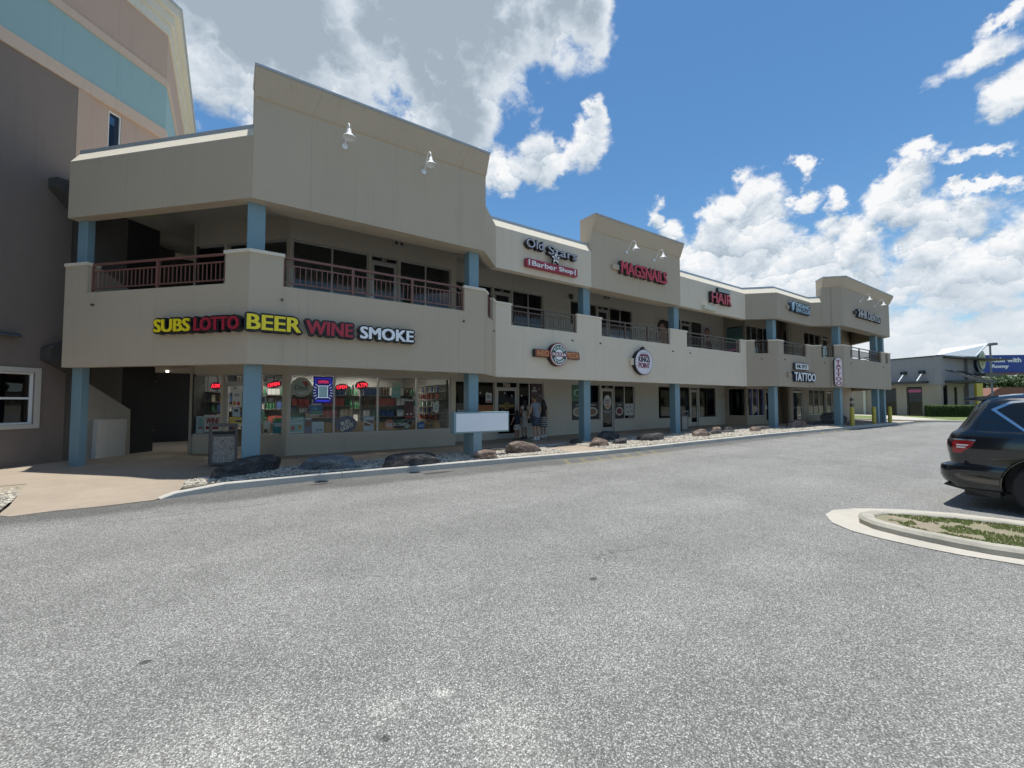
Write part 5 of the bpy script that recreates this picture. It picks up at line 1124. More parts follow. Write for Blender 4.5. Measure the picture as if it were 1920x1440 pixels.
poster(C_, cx_(15.19), cx_(15.72), 1.27, 1.98, ptn, 'oval crown-topped sticker with dark lettering on the restaurant door', [('d', pw, .5, .5, .44, .44), ('t', pk, 'KINGS', .2, .55, .6, .14), ('t', pr_, 'POINT', .2, .36, .6, .14), ('p', por, [(.2, .3), (.8, .3), (.6, .12), (.4, .12)])], 'door_sticker', dep=.045, oval=True)
poster(C_, cx_(15.2), cx_(15.7), 1.08, 1.2, paint('door_print', (.3, .32, .33)), 'two pale lines of opening hours on the restaurant door', [('b', dk_food, 0, 1, .42, .58)], 'door_lettering', dep=.045)
poster(C_, cx_(9.17), cx_(9.93), 1.35, 1.85, paint('pizza_door_black', (.02, .02, .02)), 'round gold pizzeria badge across a gold band on the pizza shop door', [('b', paint('gold_band', (.35, .22, .06)), 0, 1, .15, .35), ('d', paint('gold_band', (0, 0, 0)), .5, .25, .2, .3), ('d', pk, .5, .25, .13, .2), ('d', paint('gold_band', (0, 0, 0)), .5, .25, .08, .12)], 'door_sticker', dep=.045)
poster(C_, cx_(8.14), cx_(8.90), .76, 1.52, paint('pepperoni_print', (.30, .10, .03)), 'orange and white pizza close-up print right of the second column', [('d', pw, .2+.15*(k % 5), .15+.2*(k//5), .05, .05) for k in range(15)] + [('d', paint('crust', (.45, .25, .08)), .28+.17*(k % 4), .25+.22*(k//4), .06, .06) for k in range(12)], 'food_poster', dep=.05)
poster(C_, cx_(8.55), cx_(8.83), 1.62, 2.0, pw, 'small white notice with a red foot above the pizza print', [('b', pr_, .1, .9, .05, .2), ('b', paint('print_grey', (0, 0, 0)), .2, .8, .4, .8)], dep=.05)
poster(C_, cx_(7.25), cx_(8.0), .76, 1.6, paint('brown_menu_board', (.10, .085, .07)), 'brown board with a pale half plate left of the second column', [('d', ptn, .8, .6, .22, .25), ('t', pw, 'Pub', .08, .55, .4, .15)], 'food_poster', dep=.05)
poster(C_, cx_(10.80), cx_(11.4), .76, 2.4, paint('maroon_film', (.05, .012, .018), .3), 'dark maroon window film with an OPEN decal and white stars behind the man', [('t', pw, 'OPEN', .08, .80, .42, .055), ('d', pw, .75, .88, .05, .018), ('d', pw, .8, .7, .04, .018), ('d', pw, .3, .9, .08, .03)], 'window_film', dep=.05)
for x in (9.45, 9.8, 8.3, 8.6, 10.3):
    M_ = C_ @ Matrix.Translation((cx_(x), 0, 2.0 if x < 9.7 else 1.9)); mb = MB(M_); mb.prism([(a*.28, b*.28) for a, b in star], 'y', .04, .043); tag(mb.build('star_sticker', pw), 'small white star sticker on the pizza shop glass', 'sticker', 'star stickers on the pizza shop glass')
# portraits and neon picture upstairs, LED strips below
skinp = paint('portrait_skin', (.42, .25, .18)); 
poster(C_, cx_(19.2), cx_(20.4), 4.4, 6.28, ptn, 'tall portrait poster of a woman with dark loose hair beside the fourth upper column', [('d', paint('portrait_hair', (.04, .025, .02)), .5, .72, .42, .22), ('d', skinp, .45, .66, .22, .16), ('d', skinp, .5, .38, .34, .16), ('d', paint('portrait_hair', (0, 0, 0)), .75, .82, .22, .1)], 'portrait_poster', dep=-.03)
poster(C_, cx_(23.56), cx_(24.6), 4.5, 6.22, paint('portrait_pale', (.45, .44, .42)), 'portrait poster of a smiling short-haired person in dark red on the balcony wall', [('d', paint('portrait_hair', (0, 0, 0)), .45, .80, .27, .14), ('d', skinp, .47, .72, .24, .16), ('d', pbr, .5, .25, .46, .24), ('d', skinp, .47, .52, .12, .08)], 'portrait_poster', dep=-.03)
poster(FR['C2'], .1, 1.2, 3.9, 6.2, paint('aqua_picture', (.10, .18, .18)), 'dim picture window with a purple neon squiggle and green stripes on the side-facing upper wall', [('b', paint('aqua_stripe', (.08, .28, .22)), .05, .95, .62, .75), ('b', paint('aqua_blue', (.06, .14, .24)), .05, .95, .5, .6), ('d', emis('magenta_neon', (.35, .05, .22), .35), .5, .36, .35, .07), ('d', paint('aqua_picture', (0, 0, 0)), .5, .36, .28, .04)], 'window_picture', dep=.03)
led = emis('led_blue', (.04, .04, .55), .28); Df = FR['D']
for i, x in enumerate((26.72, 27.42, 28.12)):
    root = empty('led_strip', (x, 13.3, .8), 'upright blue LED light strip in the tattoo-side shop window', 'light strip', 'blue LED strips in the shop window')
    s_ = sx('D', x); mb = MB(Df); mb.box(s_-.12, s_-.02, .09, .1, .82, 2.42); mb.build('strip_body', led, root)
    mb = MB(Df)
    for k in range(12): mb.disc(s_-.07, .9+k*.13, .018, .018, .083, .089, 8)
    mb.build('bulbs', neon_w, root); rooted(root)
poster(Df, sx('D', 26.85), sx('D', 27.3), 1.5, 1.9, paint('reddish_glow_picture', (.35, .09, .05)), 'reddish picture between the LED strips', [('d', por, .5, .4, .35, .25)], dep=.12)
tag(part('electrical_box', dk, (sx('E', 39.6), sx('E', 40.0), -.12, -.002, 1.7, 1.9), M=FR['E'], parent=None), 'upper small electrical box on the far end wall', 'electrical box'); tag(part('electrical_box', dk, (sx('E', 39.55), sx('E', 40.05), -.14, -.002, 1.25, 1.5), M=FR['E'], parent=None), 'lower wider electrical box on the far end wall', 'electrical box')
tag(part('mail_slot_box', white, (sx('D', 28.18), sx('D', 28.30), -.06, -.002, 1.15, 1.45), M=Df, parent=None), 'small white box beside the LED-lit shop door', 'box')

# ================================================================== trash bins, bollards
agg = None
m, t = newmat('aggregate_panel'); tc = t.n('ShaderNodeTexCoord').outputs['Object']; vo = t.n('ShaderNodeTexVoronoi'); t.put(vo.inputs['Vector'], tc); vo.inputs['Scale'].default_value = 55
princ(t, t.ramp(t.n('ShaderNodeSeparateColor', vo.outputs['Color']).outputs[0], [(0, (.20, .17, .14)), (.5, (.36, .32, .27)), (1, (.55, .51, .45))]), .9, bump=vo.outputs['Distance'], bd=.01); agg = m
binb = paint('bin_brown_metal', (.13, .115, .105), .5)
def bin_(x, y, z, ang, label):
    M = Matrix.Translation((x, y, z)) @ Matrix.Rotation(ang, 4, 'Z'); root = empty('trash_bin', (x, y, z), label, 'trash bin')
    mb = MB(M)
    for sx_ in (-1, 1):
        for sy_ in (-1, 1): mb.box(sx_*.25-.025, sx_*.25+.025, sy_*.25-.025, sy_*.25+.025, 0, .93)
    mb.box(-.225, .225, -.27, .27, .03, .08); mb.box(-.225, .225, -.27, .27, .70, .75); mb.box(-.275, .275, -.275, .275, .93, .99); mb.build('frame', binb, root, bevel=.004)
    mb = MB(M); mb.box(-.224, .224, -.255, .255, .081, .699); mb.build('stone_panel', agg, root)
    mb = MB(M); mb.box(-.22, .22, -.22, .22, .751, .80); mb.build('liner', black, root); rooted(root)
bin_(-.06, 12.5, .129, R(4), 'square trash bin with pebbled stone panels left of the corner column'); bin_(18.6, 12.7, .22, R(0), 'brown framed trash bin just right of the fourth column')
yb = paint('bollard_yellow', (.52, .42, .06), .5, var=.15, scale=6)
for (x, y, lb) in ((30.05, 9.30, 'yellow bollard nearest the fifth and sixth columns, left of three'), (34.2, 9.45, 'yellow bollard in the middle between the sixth and seventh columns'), (36.3, 9.2, 'yellow bollard in front of the two end columns, right of three')):
    mb = MB(); mb.lathe([(.105, 0), (.105, 1.0), (.09, 1.05), (.05, 1.075), (0, 1.08)], (x, y, g(x)+.128), 20); tag(mb.build('bollard', yb, smooth=True), lb, 'bollard', 'yellow bollards at the far end of the walkway')

# ================================================================== far restaurant, billboard, poles, trees
FP, FQ, FS = (64.4, 27.2), (58.6, 10.88), (70.6, 8.97)
F1 = frame(FP, FQ); F2 = frame(FQ, FS); L1_ = math.dist(FP, FQ); L2_ = math.dist(FQ, FS); f1 = lambda s: L1_-4.48+s
RS = empty('restaurant', (62, 14, 0), 'low grey and tan restaurant with dark awnings and a tilted white wing roof', 'building')
fgrey = stucco('far_grey_stucco', (.30, .29, .30)); ftan = stucco('far_tan_stucco', (.37, .315, .26)); fdark = stucco('far_dark_grey_stucco', (.20, .20, .215)); roofw = paint('white_roof_metal', (.80, .82, .82), .35)
dz = .05
mb = MB(F1); holes(mb, 0, L1_, dz, 3.3, 0, .3, [(f1(1.5), f1(2.9), dz-1, 3.18), (f1(-.9), f1(.55), dz-1, 3.1)]); mb.build('lower_wall', ftan, RS)
mb = MB(F2); holes(mb, 0.004, 6.9, dz, 3.3, 0.0, .3, [(.35, .98, 1.2, 3.15), (2.75, 3.45, 1.2, 3.15)]); mb.build('lower_wall', ftan, RS)
mb = MB(F1); mb.box(0, L1_, -.10, .4, 3.301, 6.15); mb.build('upper_wall', fgrey, RS); mb = MB(F2); mb.box(-.1, 6.2, -.102, .4, 3.302, 6.15); mb.build('upper_wall', fgrey, RS)
mb = MB(F1); mb.box(-.1, L1_+.1, -.16, .5, 6.151, 6.27); mb.build('roof_edge', darkgrey, RS); mb = MB(F2); mb.box(.0, 6.2, -.162, .5, 6.152, 6.272); mb.build('roof_edge', darkgrey, RS)
mb = MB(F1); mb.box(-10, L1_+.4, .4, 10, 6.0, 6.1); mb.build('roof', darkgrey, RS)
for a, b in ((f1(1.5), f1(2.9)), (f1(-.9), f1(.55))):
    mb = MB(F1); mb.box(a+.01, a+.12, .05, .15, dz, 3.1); mb.box(b-.12, b-.01, .05, .15, dz, 3.1); mb.box(a+.12, b-.12, .05, .15, 2.98, 3.1); mb.box(a+.12, b-.12, .051, .149, 2.35, 2.42); dr = mb.build('door', alu_dk, RS)
    mb = MB(F1); mb.face([(a+.12, .1, dz), (b-.12, .1, dz), (b-.12, .1, 2.98), (a+.12, .1, 2.98)]); mb.build('pane', gl_dark, dr)
    if a > f1(0): mb = MB(F1); mb.box(a+.15, b-.15, .07, .09, 2.6, 2.9); mb.build('pink_sign', paint('pink_panel', (.50, .10, .25), .5), dr)
part('unlit_room_sheet', black, (0, L1_, .8, .9, dz, 3.3), M=F1, parent=RS); part('unlit_room_sheet', black, (.2, 6, .9, 1.0, 1, 3.3), M=F2, parent=RS)  # black sheets for the darkness behind the restaurant glass
for a, b in ((.35, .98), (2.75, 3.45)): glazed(F2, a, b, 1.2, 3.15, [], gl_dark, alu_dk, RS, d=.05, fw=.06)
# downpipe, awnings, braces, wall lights
mb = MB(F1); mb.box(f1(-2.75), f1(-2.5), -.16, -.01, .12, 3.3); mb.build('downpipe', offw, RS)
mb = MB(F1); mb.box(f1(-7), f1(3.55), -1.0, -.105, 3.50, 3.72); mb.build('awning', darkgrey, RS)
mb = MB(F2); mb.box(.55, 5.2, -2.3, -.105, 3.50, 3.74); mb.build('awning', darkgrey, RS)
for s_ in (1.42, 3.05): mb = MB(F1); mb.tube([(f1(s_), -.95, 3.72), (f1(s_), -.12, 4.6)], .06, 6); mb.build('brace', roofw, RS); mb = MB(F1); mb.box(f1(s_)-.25, f1(s_)+.25, -.3, -.105, 4.5, 4.8); mb.build('wall_light', black, RS)
for s_ in (.8, 1.8, 3.4, 4.3): mb = MB(F2); mb.tube([(s_, -2.2, 3.72), (s_, -.12, 4.8)], .045, 6); mb.build('brace', darkgrey, RS)
# tower block with wing roof
T2 = F2
mb = MB(T2); mb.prism([(5.0, dz), (6.34, dz), (6.34, 6.22), (5.0, 6.1)], 'y', -.35, 2.0); mb.build('tower', fdark, RS)
mb = MB(T2); mb.prism([(6.35, dz), (9.15, dz), (9.15, 4.3), (9.3, 7.7), (6.35, 6.22)], 'y', -.1, 1.2); mb.build('tower', fdark, RS)
mb = MB(T2); k0 = len(mb.v)
for p in ((.2, .3, 6.28), (6.3, -.6, 6.30), (9.4, -.6, 7.8), (4.6, 1.4, 7.15), (.2, .3, 6.34), (6.3, -.6, 6.42), (9.4, -.6, 7.95), (4.6, 1.4, 7.27)): mb.pt(p)
for q in ((0,1,2,3),(7,6,5,4),(0,1,5,4),(1,2,6,5),(2,3,7,6),(3,0,4,7)): mb.f.append([k0+i for i in q]); mb.mi.append(0)
mb.build('wing_roof', roofw, RS)
mb = MB(T2); mb.box(6.36, 10.8, -1.2, -.102, 4.35, 4.6); mb.build('canopy', darkgrey, RS)
mb = MB(T2); mb.box(6.4, 7.9, -.5, -.102, 1.0, 3.9); mb.build('yellow_panel', paint('yellow_panel', (.62, .46, .03), .5), RS)
rooted(RS)
root = empty('round_sign', tuple(F2 @ Vector((9.4, -.1, 5.8))), 'round navy and pale yellow sign disc mounted on the restaurant wing', 'sign')
mb = MB(F2); mb.disc(8.1, 6.0, 1.0, 1.2, -.35, -.101); mb.build('sign_body', navy, root)
mb = MB(F2); mb.disc(8.4, 6.1, .78, 1.0, -.42, -.351); mb.build('sign_face', paint('pale_yellow_face', (.50, .50, .36), .4), root)
mb = MB(F2); mb.disc(8.4, 6.1, .48, .65, -.44, -.421); mb.build('sign_centre', paint('olive_face', (.30, .32, .16), .4), root); rooted(root)
# billboard
BB = frame((164.7, 21.2), (176.0, 12.2)); root = empty('billboard', (168, 18, 0), 'wide blue billboard reading Ride with Romy behind a light pole, far right', 'billboard')
bl = math.dist((164.7, 21.2), (176, 12.2))
mb = MB(BB); mb.box(-1.5, bl, 0, .6, 9.2, 13.75); mb.build('panel', paint('billboard_blue', (.02, .06, .28), .5), root)
mb = MB(BB); mb.box(-1.5, bl, -.3, .7, 8.5, 9.15); mb.build('catwalk', paint('billboard_trim', (.16, .07, .07), .6), root)
mb = MB(BB); text_into(mb, 'Ride with', .1, 11.85, 7.2, 1.15, -.12, -.01, bold=.07); text_into(mb, 'Romy', .1, 10.1, 4.2, 1.15, -.12, -.01, bold=.07); mb.build('lettering', whp, root)
mb = MB(BB); mb.disc(11.5, 11.6, 1.9, 1.6, -.05, -.01, 20); mb.build('picture', paint('billboard_skin', (.42, .25, .2), .5), root)
for s_ in (2.5, 9): mb = MB(BB); mb.tube([(s_, .3, -.1), (s_, .3, 8.5)], .3, 10); mb.build('post', darkgrey, root)
rooted(root)
root = empty('light_pole', (92.8, 11.9, 0), 'tall grey parking lot light pole with a flat double head in front of the billboard', 'light pole')
mb = MB(); mb.tube([(92.8, 11.9, -.1), (92.8, 11.9, 9.9)], .11, 10); mb.build('pole', paint('pole_grey', (.16, .17, .18), .5), root)
mb = MB(Matrix.Translation((92.8, 11.9, 9.9)) @ Matrix.Rotation(R(-34), 4, 'Z')); mb.box(-.3, .3, -.75, .75, -.05, .3); mb.build('lamp_head', paint('pole_grey', (0, 0, 0)), root, bevel=.03); rooted(root)
# vegetation
leaf_d = leafmat('tree_leaves', (.035, .075, .02), (.10, .16, .05), 1.2); bark = paint('bark', (.10, .07, .05), .9, var=.25, scale=4)
def tree(x, y, h, r, label, n=2600, ls=.22, seed=0, group='trees beyond the restaurant'):
    rr = random.Random(seed); root = empty('tree', (x, y, -.1), label, 'tree', group)
    mb = MB(); th = h*.45; mb.tube([(x, y, -.15), (x+.1, y, th*.5), (x, y+.1, th)], [r*.09, r*.07, r*.05], 8)
    tips = []
    for k in range(7):
        a = rr.uniform(0, 6.28); e = (x+math.cos(a)*r*.6, y+math.sin(a)*r*.6, h*rr.uniform(.55, .85)); tips.append(e)
        mb.tube([(x, y, th*rr.uniform(.6, 1)), ((x+e[0])/2, (y+e[1])/2, (th+e[2])/2+.2), e], [r*.035, r*.025, r*.01], 5)
    mb.build('trunk', bark, root, smooth=True)
    cl = [(x, y, h*.72, r*.6)] + [(e[0], e[1], e[2]+.1*r, r*rr.uniform(.3, .48)) for e in tips] + [(x+rr.uniform(-.5, .5)*r, y+rr.uniform(-.5, .5)*r, h*rr.uniform(.7, .92), r*rr.uniform(.25, .4)) for _ in range(6)]
    mb = MB()
    for _ in range(n):
        c = rr.choice(cl); d = Vector((rr.gauss(0, 1), rr.gauss(0, 1), rr.gauss(0, 1))).normalized()*c[3]*(rr.random()**.4)
        p = Vector(c[:3])+d; u = Vector((rr.gauss(0, 1), rr.gauss(0, 1), rr.gauss(0, 1))).normalized(); w = u.orthogonal().normalized()
        s = ls*rr.uniform(.6, 1.4); mb.face([tuple(p-u*s), tuple(p+w*s*.45), tuple(p+u*s), tuple(p-w*s*.45)])
    mb.build('crown', leaf_d, root, fix=False); rooted(root)
for i, (x, y, h, r, lb) in enumerate([(143.0, 19.2, 7.0, 3.2, 'green tree just right of the light pole under the billboard'), (147, 16.6, 7.6, 3.8, 'bushy green tree below the middle of the billboard'), (150, 13.6, 7.2, 3.6, 'green tree below the right end of the billboard'), (134, 11.0, 6.6, 3.4, 'darker tree at the right edge above the black car roof')]): tree(x, y, h, r, lb, seed=i, ls=.3)
root = empty('house', (124, 12.4, 0), 'small house with a red-brown roof seen over the black car', 'house')
HM2 = frame((120.5, 16.0), (126, 8.5)); mb = MB(HM2); mb.box(0, 9, 0, 7, -.1, 2.7); mb.build('wall', stucco('house_wall', (.45, .38, .3)), root)
mb = MB(HM2); mb.prism([(-.5, 2.7), (9.5, 2.7), (7.5, 4.3), (1.5, 4.3)], 'y', -.5, 7.5); mb.build('roof', paint('house_roof', (.22, .10, .07), .8, var=.2), root); rooted(root)
# hedge by the restaurant
def hedge(p, q, w, h, label):
    M = frame(p, q); L = math.dist(p, q); rr = random.Random(4); mb = MB(M)
    for _ in range(9000):
        f = rr.random(); s, y, z = rr.uniform(0, L), rr.uniform(0, w), rr.uniform(0, h)
        k = rr.random()
        if k < .35: y = rr.uniform(-.03, .06)
        elif k < .65: z = h+rr.uniform(-.06, .04)
        elif k < .8: s = rr.uniform(-.03, .08)
        n = Vector((rr.gauss(0, 1), rr.gauss(0, 1), rr.gauss(0, 1))).normalized(); t_ = n.orthogonal().normalized(); u = .05; c = Vector((s, y, z))
        mb.face([tuple(c-n*u), tuple(c+t_*u*.6), tuple(c+n*u), tuple(c-t_*u*.6)])
    root = empty('hedge', tuple((Vector((*p, 0))+Vector((*q, 0)))/2), label, 'hedge'); mb.build('leaves', leafmat('hedge_leaves', (.045, .085, .02), (.11, .17, .045), 2), root, fix=False)
    mb = MB(M); mb.box(.08, L-.08, .08, w-.08, -.1, h-.08); mb.build('twigs', paint('hedge_inside', (.025, .04, .015), .9), root); rooted(root)
hedge((55.9, 11.1), (59.5, 7.4), 1.0, 1.28, 'long clipped green hedge in front of the restaurant')
# grass strip and kerbs before the restaurant
lawn_m, t = newmat('lawn'); tc = t.n('ShaderNodeTexCoord').outputs['Object']
princ(t, t.mix(t.noise(tc, 1.5, 5, .7), (.10, .15, .035, 1), (.22, .26, .09, 1)), .95, bump=t.noise(tc, 40, 3, .7), bd=.04)
mb = MB(); mb.face([(44.2, 11.2, .18), (43.6, 9.2, .18), (46, 6.5, .18), (60, 1.5, .18), (72, 1.0, .18), (75, 6, .18), (58.4, 11.0, .18), (64.4, 27.4, .18), (60, 28, .18), (46.5, 16, .18)]); struct(mb.build('lawn', lawn_m))
mb = MB(); kseg(mb, [(44.1, 30), (44.1, 11.2), (43.4, 9.1), (45.8, 6.3), (59.9, 1.3), (72, .8)], .22, lambda x: .1, .14); struct(mb.build('kerb', kerb_m))
mb = MB(); mb.face([(45.4, 11.4, .186), (44.9, 10.0, .186), (49.5, 8.6, .186), (49.8, 9.6, .186), (57, 14, .186), (62.8, 26.8, .186), (61, 27, .186), (54.5, 15, .186)]); struct(mb.build('footpath', gutter_m))
# across the lot, behind the camera: unseen building and trees added for reflections
root = empty('opposite_reflection_building', (40, -52, 0), 'long low tan building across the parking lot, unseen and added only for reflections in the windows', 'building')
mb = MB(); mb.box(-40, 320, -62, -52, -.1, 5.2); mb.build('wall', stucco('opposite_tan', (.42, .34, .22)), root)
mb = MB(); mb.box(-40.3, 320.3, -62.3, -51.6, 5.2, 6.0); mb.build('roof', darkgrey, root)
for k in range(34): mb = MB(); mb.box(-34+k*10, -29+k*10, -51.98, -51.9, .6, 2.8); mb.build('window', black, root)
rooted(root)
rr = random.Random(9)
for k in range(11): tree(-60+k*34+rr.uniform(-5, 5), -70+rr.uniform(-6, 6), rr.uniform(9, 13), rr.uniform(5, 7), 'large unseen tree added far across the parking lot for reflections in the glass', n=900, ls=.8, seed=40+k, group='unseen trees added across the parking lot for reflections')

# ================================================================== black SUV
def sect(z, yf, yr, hw, r, n=10):
    """rounded rectangle in plan, centre x=10.5, clockwise from rear left"""
    pts = []; x0, x1 = 10.5-hw, 10.5+hw
    for cx_, cy_, a0 in ((x1-r, yr-r, 0), (x0+r, yr-r, 90), (x0+r, yf+r, 180), (x1-r, yf+r, 270)):
        for k in range(n+1):
            a = R(a0+90*k/n); ex = .82
            ca, sa = math.cos(a), math.sin(a)
            pts.append((cx_+r*math.copysign(abs(ca)**ex, ca), cy_+r*math.copysign(abs(sa)**ex, sa), z))
    return pts
SL = [(.29, -2.9, 1.62, .88, .3), (.33, -3.05, 1.76, .95, .3), (.42, -3.15, 1.835, .985, .3), (.50, -3.18, 1.86, 1.0, .3), (.60, -3.18, 1.86, 1.0, .3), (.650, -3.18, 1.845, .997, .3), (.672, -3.17, 1.80, .99, .28), (.70, -3.16, 1.735, .985, .26),
      (.84, -3.14, 1.745, 1.0, .24), (.95, -3.12, 1.755, 1.002, .24), (1.05, -3.05, 1.75, .995, .24), (1.13, -2.9, 1.72, .985, .25), (1.17, -2.5, 1.70, .972, .26), (1.20, -1.95, 1.66, .955, .28), (1.24, -1.85, 1.63, .935, .28), (1.35, -1.65, 1.565, .905, .28), (1.50, -1.40, 1.49, .865, .28), (1.62, -1.18, 1.43, .82, .28), (1.69, -1.02, 1.38, .775, .28), (1.74, -.85, 1.28, .70, .28), (1.775, -.6, 1.1, .60, .3), (1.79, -.3, .8, .45, .3)]
def hwz(z): return float(np.interp(z, [s[0] for s in SL], [s[3] for s in SL]))
m, t = newmat('black_car_paint'); tc = t.n('ShaderNodeTexCoord').outputs['Object']
pp = princ(t, (.0025, .005, .009), .10, coat=1.0, spec=.5); carp = m
CAR = empty('suv', (10.5, -.7, 0), 'black SUV parked at the right edge, seen from its rear quarter', 'car')
rings = [sect(*s[:1], s[1], s[2], s[3], s[4]) for s in SL]
mb = MB(); N_ = len(rings[0])
for r_ in rings: [mb.pt(p) for p in r_]
for i in range(len(rings)-1):
    for j in range(N_): a = i*N_+j; b = i*N_+(j+1) % N_; mb.f.append([a, b, b+N_, a+N_]); mb.mi.append(0)
mb.f.append(list(range(N_))[::-1]); mb.f.append([(len(rings)-1)*N_+j for j in range(N_)]); mb.mi += [0, 0]
body = mb.build('body', [carp, black], None, smooth=True)
cut = MB(); WY = ((.70, .40), (-2.28, .40))
for (wy, wz_) in WY:
    for x0, x1 in ((9.2, 9.84), (11.16, 11.8)): cut.prism([(wy+.475*math.cos(2*math.pi*k/40), wz_+.475*math.sin(2*math.pi*k/40)) for k in range(40)], 'x', x0, x1)
co_ = cut.build('cutter', [black], None)
bo = body.modifiers.new('b', 'BOOLEAN'); bo.object = co_; bo.operation = 'DIFFERENCE'; bo.solver = 'EXACT'
bpy.context.view_layer.update(); nm_ = bpy.data.meshes.new_from_object(body.evaluated_get(bpy.context.evaluated_depsgraph_get())); body.modifiers.clear(); body.data = nm_; nm_.name = 'body'
if len(nm_.materials) < 2: nm_.materials.append(black)
for p_ in nm_.polygons:
    c = p_.center
    if any(abs(math.hypot(c.y-wy, c.z-wz_)-.472) < .02 and abs(p_.normal.x) < .3 and min(abs(c.x-9.5), abs(c.x-11.5)) < .42 for wy, wz_ in WY) or (abs(p_.normal.x) > .9 and min(abs(c.x-9.84), abs(c.x-11.16)) < .01): p_.material_index = 1
nm_.polygons.foreach_set('use_smooth', [True]*len(nm_.polygons))
if hasattr(nm_, 'set_sharp_from_angle'): nm_.set_sharp_from_angle(angle=R(32))
bpy.data.objects.remove(co_); body.parent = CAR
def side(mb, pts, side_=-1, out=.006, k=None, th=.01):
    """patch on the car's flank; pts (y,z) convex-ish"""
    P3 = [Vector((y, z, 0)) for y, z in pts]
    def X(y, z, o): 
        rr_ = np.interp(z, [s[0] for s in SL], [s[4] for s in SL]); yr = np.interp(z, [s[0] for s in SL], [s[2] for s in SL]); d = max(0, y-(yr-rr_)); hw = hwz(z)
        inset = rr_-rr_*math.sqrt(max(0, 1-min(1, (d/rr_))**2.2)) if d > 0 else 0
        return 10.5+side_*(hw-inset+o)
    def dense(poly, n=5):
        out_ = []
        for i in range(len(poly)):
            a, b = poly[i], poly[(i+1) % len(poly)]
            for k_ in range(n): f = k_/n; out_.append((a[0]*(1-f)+b[0]*f, a[1]*(1-f)+b[1]*f))
        return out_
    D_ = dense(pts); cy_ = sum(p[0] for p in D_)/len(D_); cz_ = sum(p[1] for p in D_)/len(D_)
    ringsP = [[(cy_+(p[0]-cy_)*f, cz_+(p[1]-cz_)*f) for p in D_] for f in (1, .8, .6, .4, .2)]
    for i in range(4):
        for j in range(len(D_)):
            q = (j+1) % len(D_); mb.face([(X(*ringsP[a][b], out), *ringsP[a][b]) for a, b in ((i, j), (i, q), (i+1, q), (i+1, j))], k)
    for j in range(len(D_)): q = (j+1) % len(D_); mb.face([(X(*ringsP[4][j], out), *ringsP[4][j]), (X(*ringsP[4][q], out), *ringsP[4][q]), (X(cy_, cz_, out), cy_, cz_)], k)
    for j in range(len(D_)): q = (j+1) % len(D_); mb.face([(X(*D_[j], out), *D_[j]), (X(*D_[q], out), *D_[q]), (X(*D_[q], -.02), *D_[q]), (X(*D_[j], -.02), *D_[j])], k)
chrome = paint('chrome', (.62, .65, .68), .12, 1.0, var=.02); cgl = paint('car_glass', (.010, .013, .017), .04, var=.02); redl = paint('taillight_red', (.35, .008, .015), .08, var=.05, coat=1.0); clearl = paint('clear_lens', (.75, .74, .74), .15)
GP = [(1.20, 1.535), (1.04, 1.635), (.86, 1.66), (.2, 1.672), (-.6, 1.66), (-1.05, 1.60), (-1.55, 1.27), (-.4, 1.235), (.62, 1.235), (.93, 1.262)]
for sd_ in (-1, 1):
    mb = MB(); side(mb, [(1.26, 1.54), (1.06, 1.665), (.86, 1.69), (.2, 1.70), (-.6, 1.685), (-1.07, 1.62), (-1.62, 1.25), (-.4, 1.215), (.60, 1.215), (.94, 1.225)], sd_, .007); mb.build('chrome_trim', chrome, CAR, smooth=True)
    mb = MB(); side(mb, GP, sd_, .016); mb.build('side_window', cgl, CAR, smooth=True)
    mb = MB(); side(mb, [(1.70, 1.055), (1.42, 1.052), (1.45, .975), (1.575, .862), (1.70, .845)], sd_, .014); tl = mb.build('taillight', redl, CAR, smooth=True)
    mb = MB(); side(mb, [(1.62, .995), (1.48, .995), (1.50, .975), (1.62, .975)], sd_, .02); side(mb, [(1.62, .96), (1.51, .96), (1.53, .94), (1.62, .94)], sd_, .02); mb.build('clear_lens', clearl, tl)
    mb = MB(); side(mb, [(1.72, 1.078), (1.41, 1.074), (1.415, 1.058), (1.72, 1.06)], sd_, .018); mb.build('chrome_strip', chrome, CAR, smooth=True)
    for q in (.28, -.72):
        mb = MB(); side(mb, [(q+.012, 1.21), (q-.012, 1.21), (q-.012, .36), (q+.012, .36)], sd_, .0015); mb.build('door_gap', black, CAR)
        mb = MB(); side(mb, [(q+.16+.09, .985), (q+.16-.09, .985), (q+.16-.09, .95), (q+.16+.09, .95)], sd_, .035); mb.build('door_handle', chrome, CAR, smooth=True)
    for q in (.42, -.5):
        mb = MB(); side(mb, [(q+.05, 1.66), (q-.02, 1.66), (q-.02, 1.24), (q+.05, 1.24)], sd_, .019); mb.build('window_pillar', black, CAR)
# tail: rear glass, tail lamps across the corner, spoiler, bumper details
def rear(mb, x0, x1, z0, z1, o=.008, n=10):
    def Y(x, z):
        yr = np.interp(z, [s[0] for s in SL], [s[2] for s in SL]); hw = hwz(z); rr_ = np.interp(z, [s[0] for s in SL], [s[4] for s in SL]); d = max(0, abs(x-10.5)-(hw-rr_)); return yr-(rr_-rr_*math.sqrt(max(0, 1-min(1, d/rr_)**2.2)))+o
    for i in range(n):
        for j in range(6):
            xa, xb = x0+(x1-x0)*i/n, x0+(x1-x0)*(i+1)/n; za, zb = z0+(z1-z0)*j/6, z0+(z1-z0)*(j+1)/6
            mb.face([(xa, Y(xa, za), za), (xb, Y(xb, za), za), (xb, Y(xb, zb), zb), (xa, Y(xa, zb), zb)])
mb = MB(); rear(mb, 9.78, 11.22, 1.24, 1.62); mb.build('rear_window', cgl, CAR, smooth=True)
for x0, x1 in ((9.56, 9.98), (11.02, 11.44)): mb = MB(); rear(mb, x0, x1, .86, 1.05, .01); mb.build('taillight', redl, CAR, smooth=True)
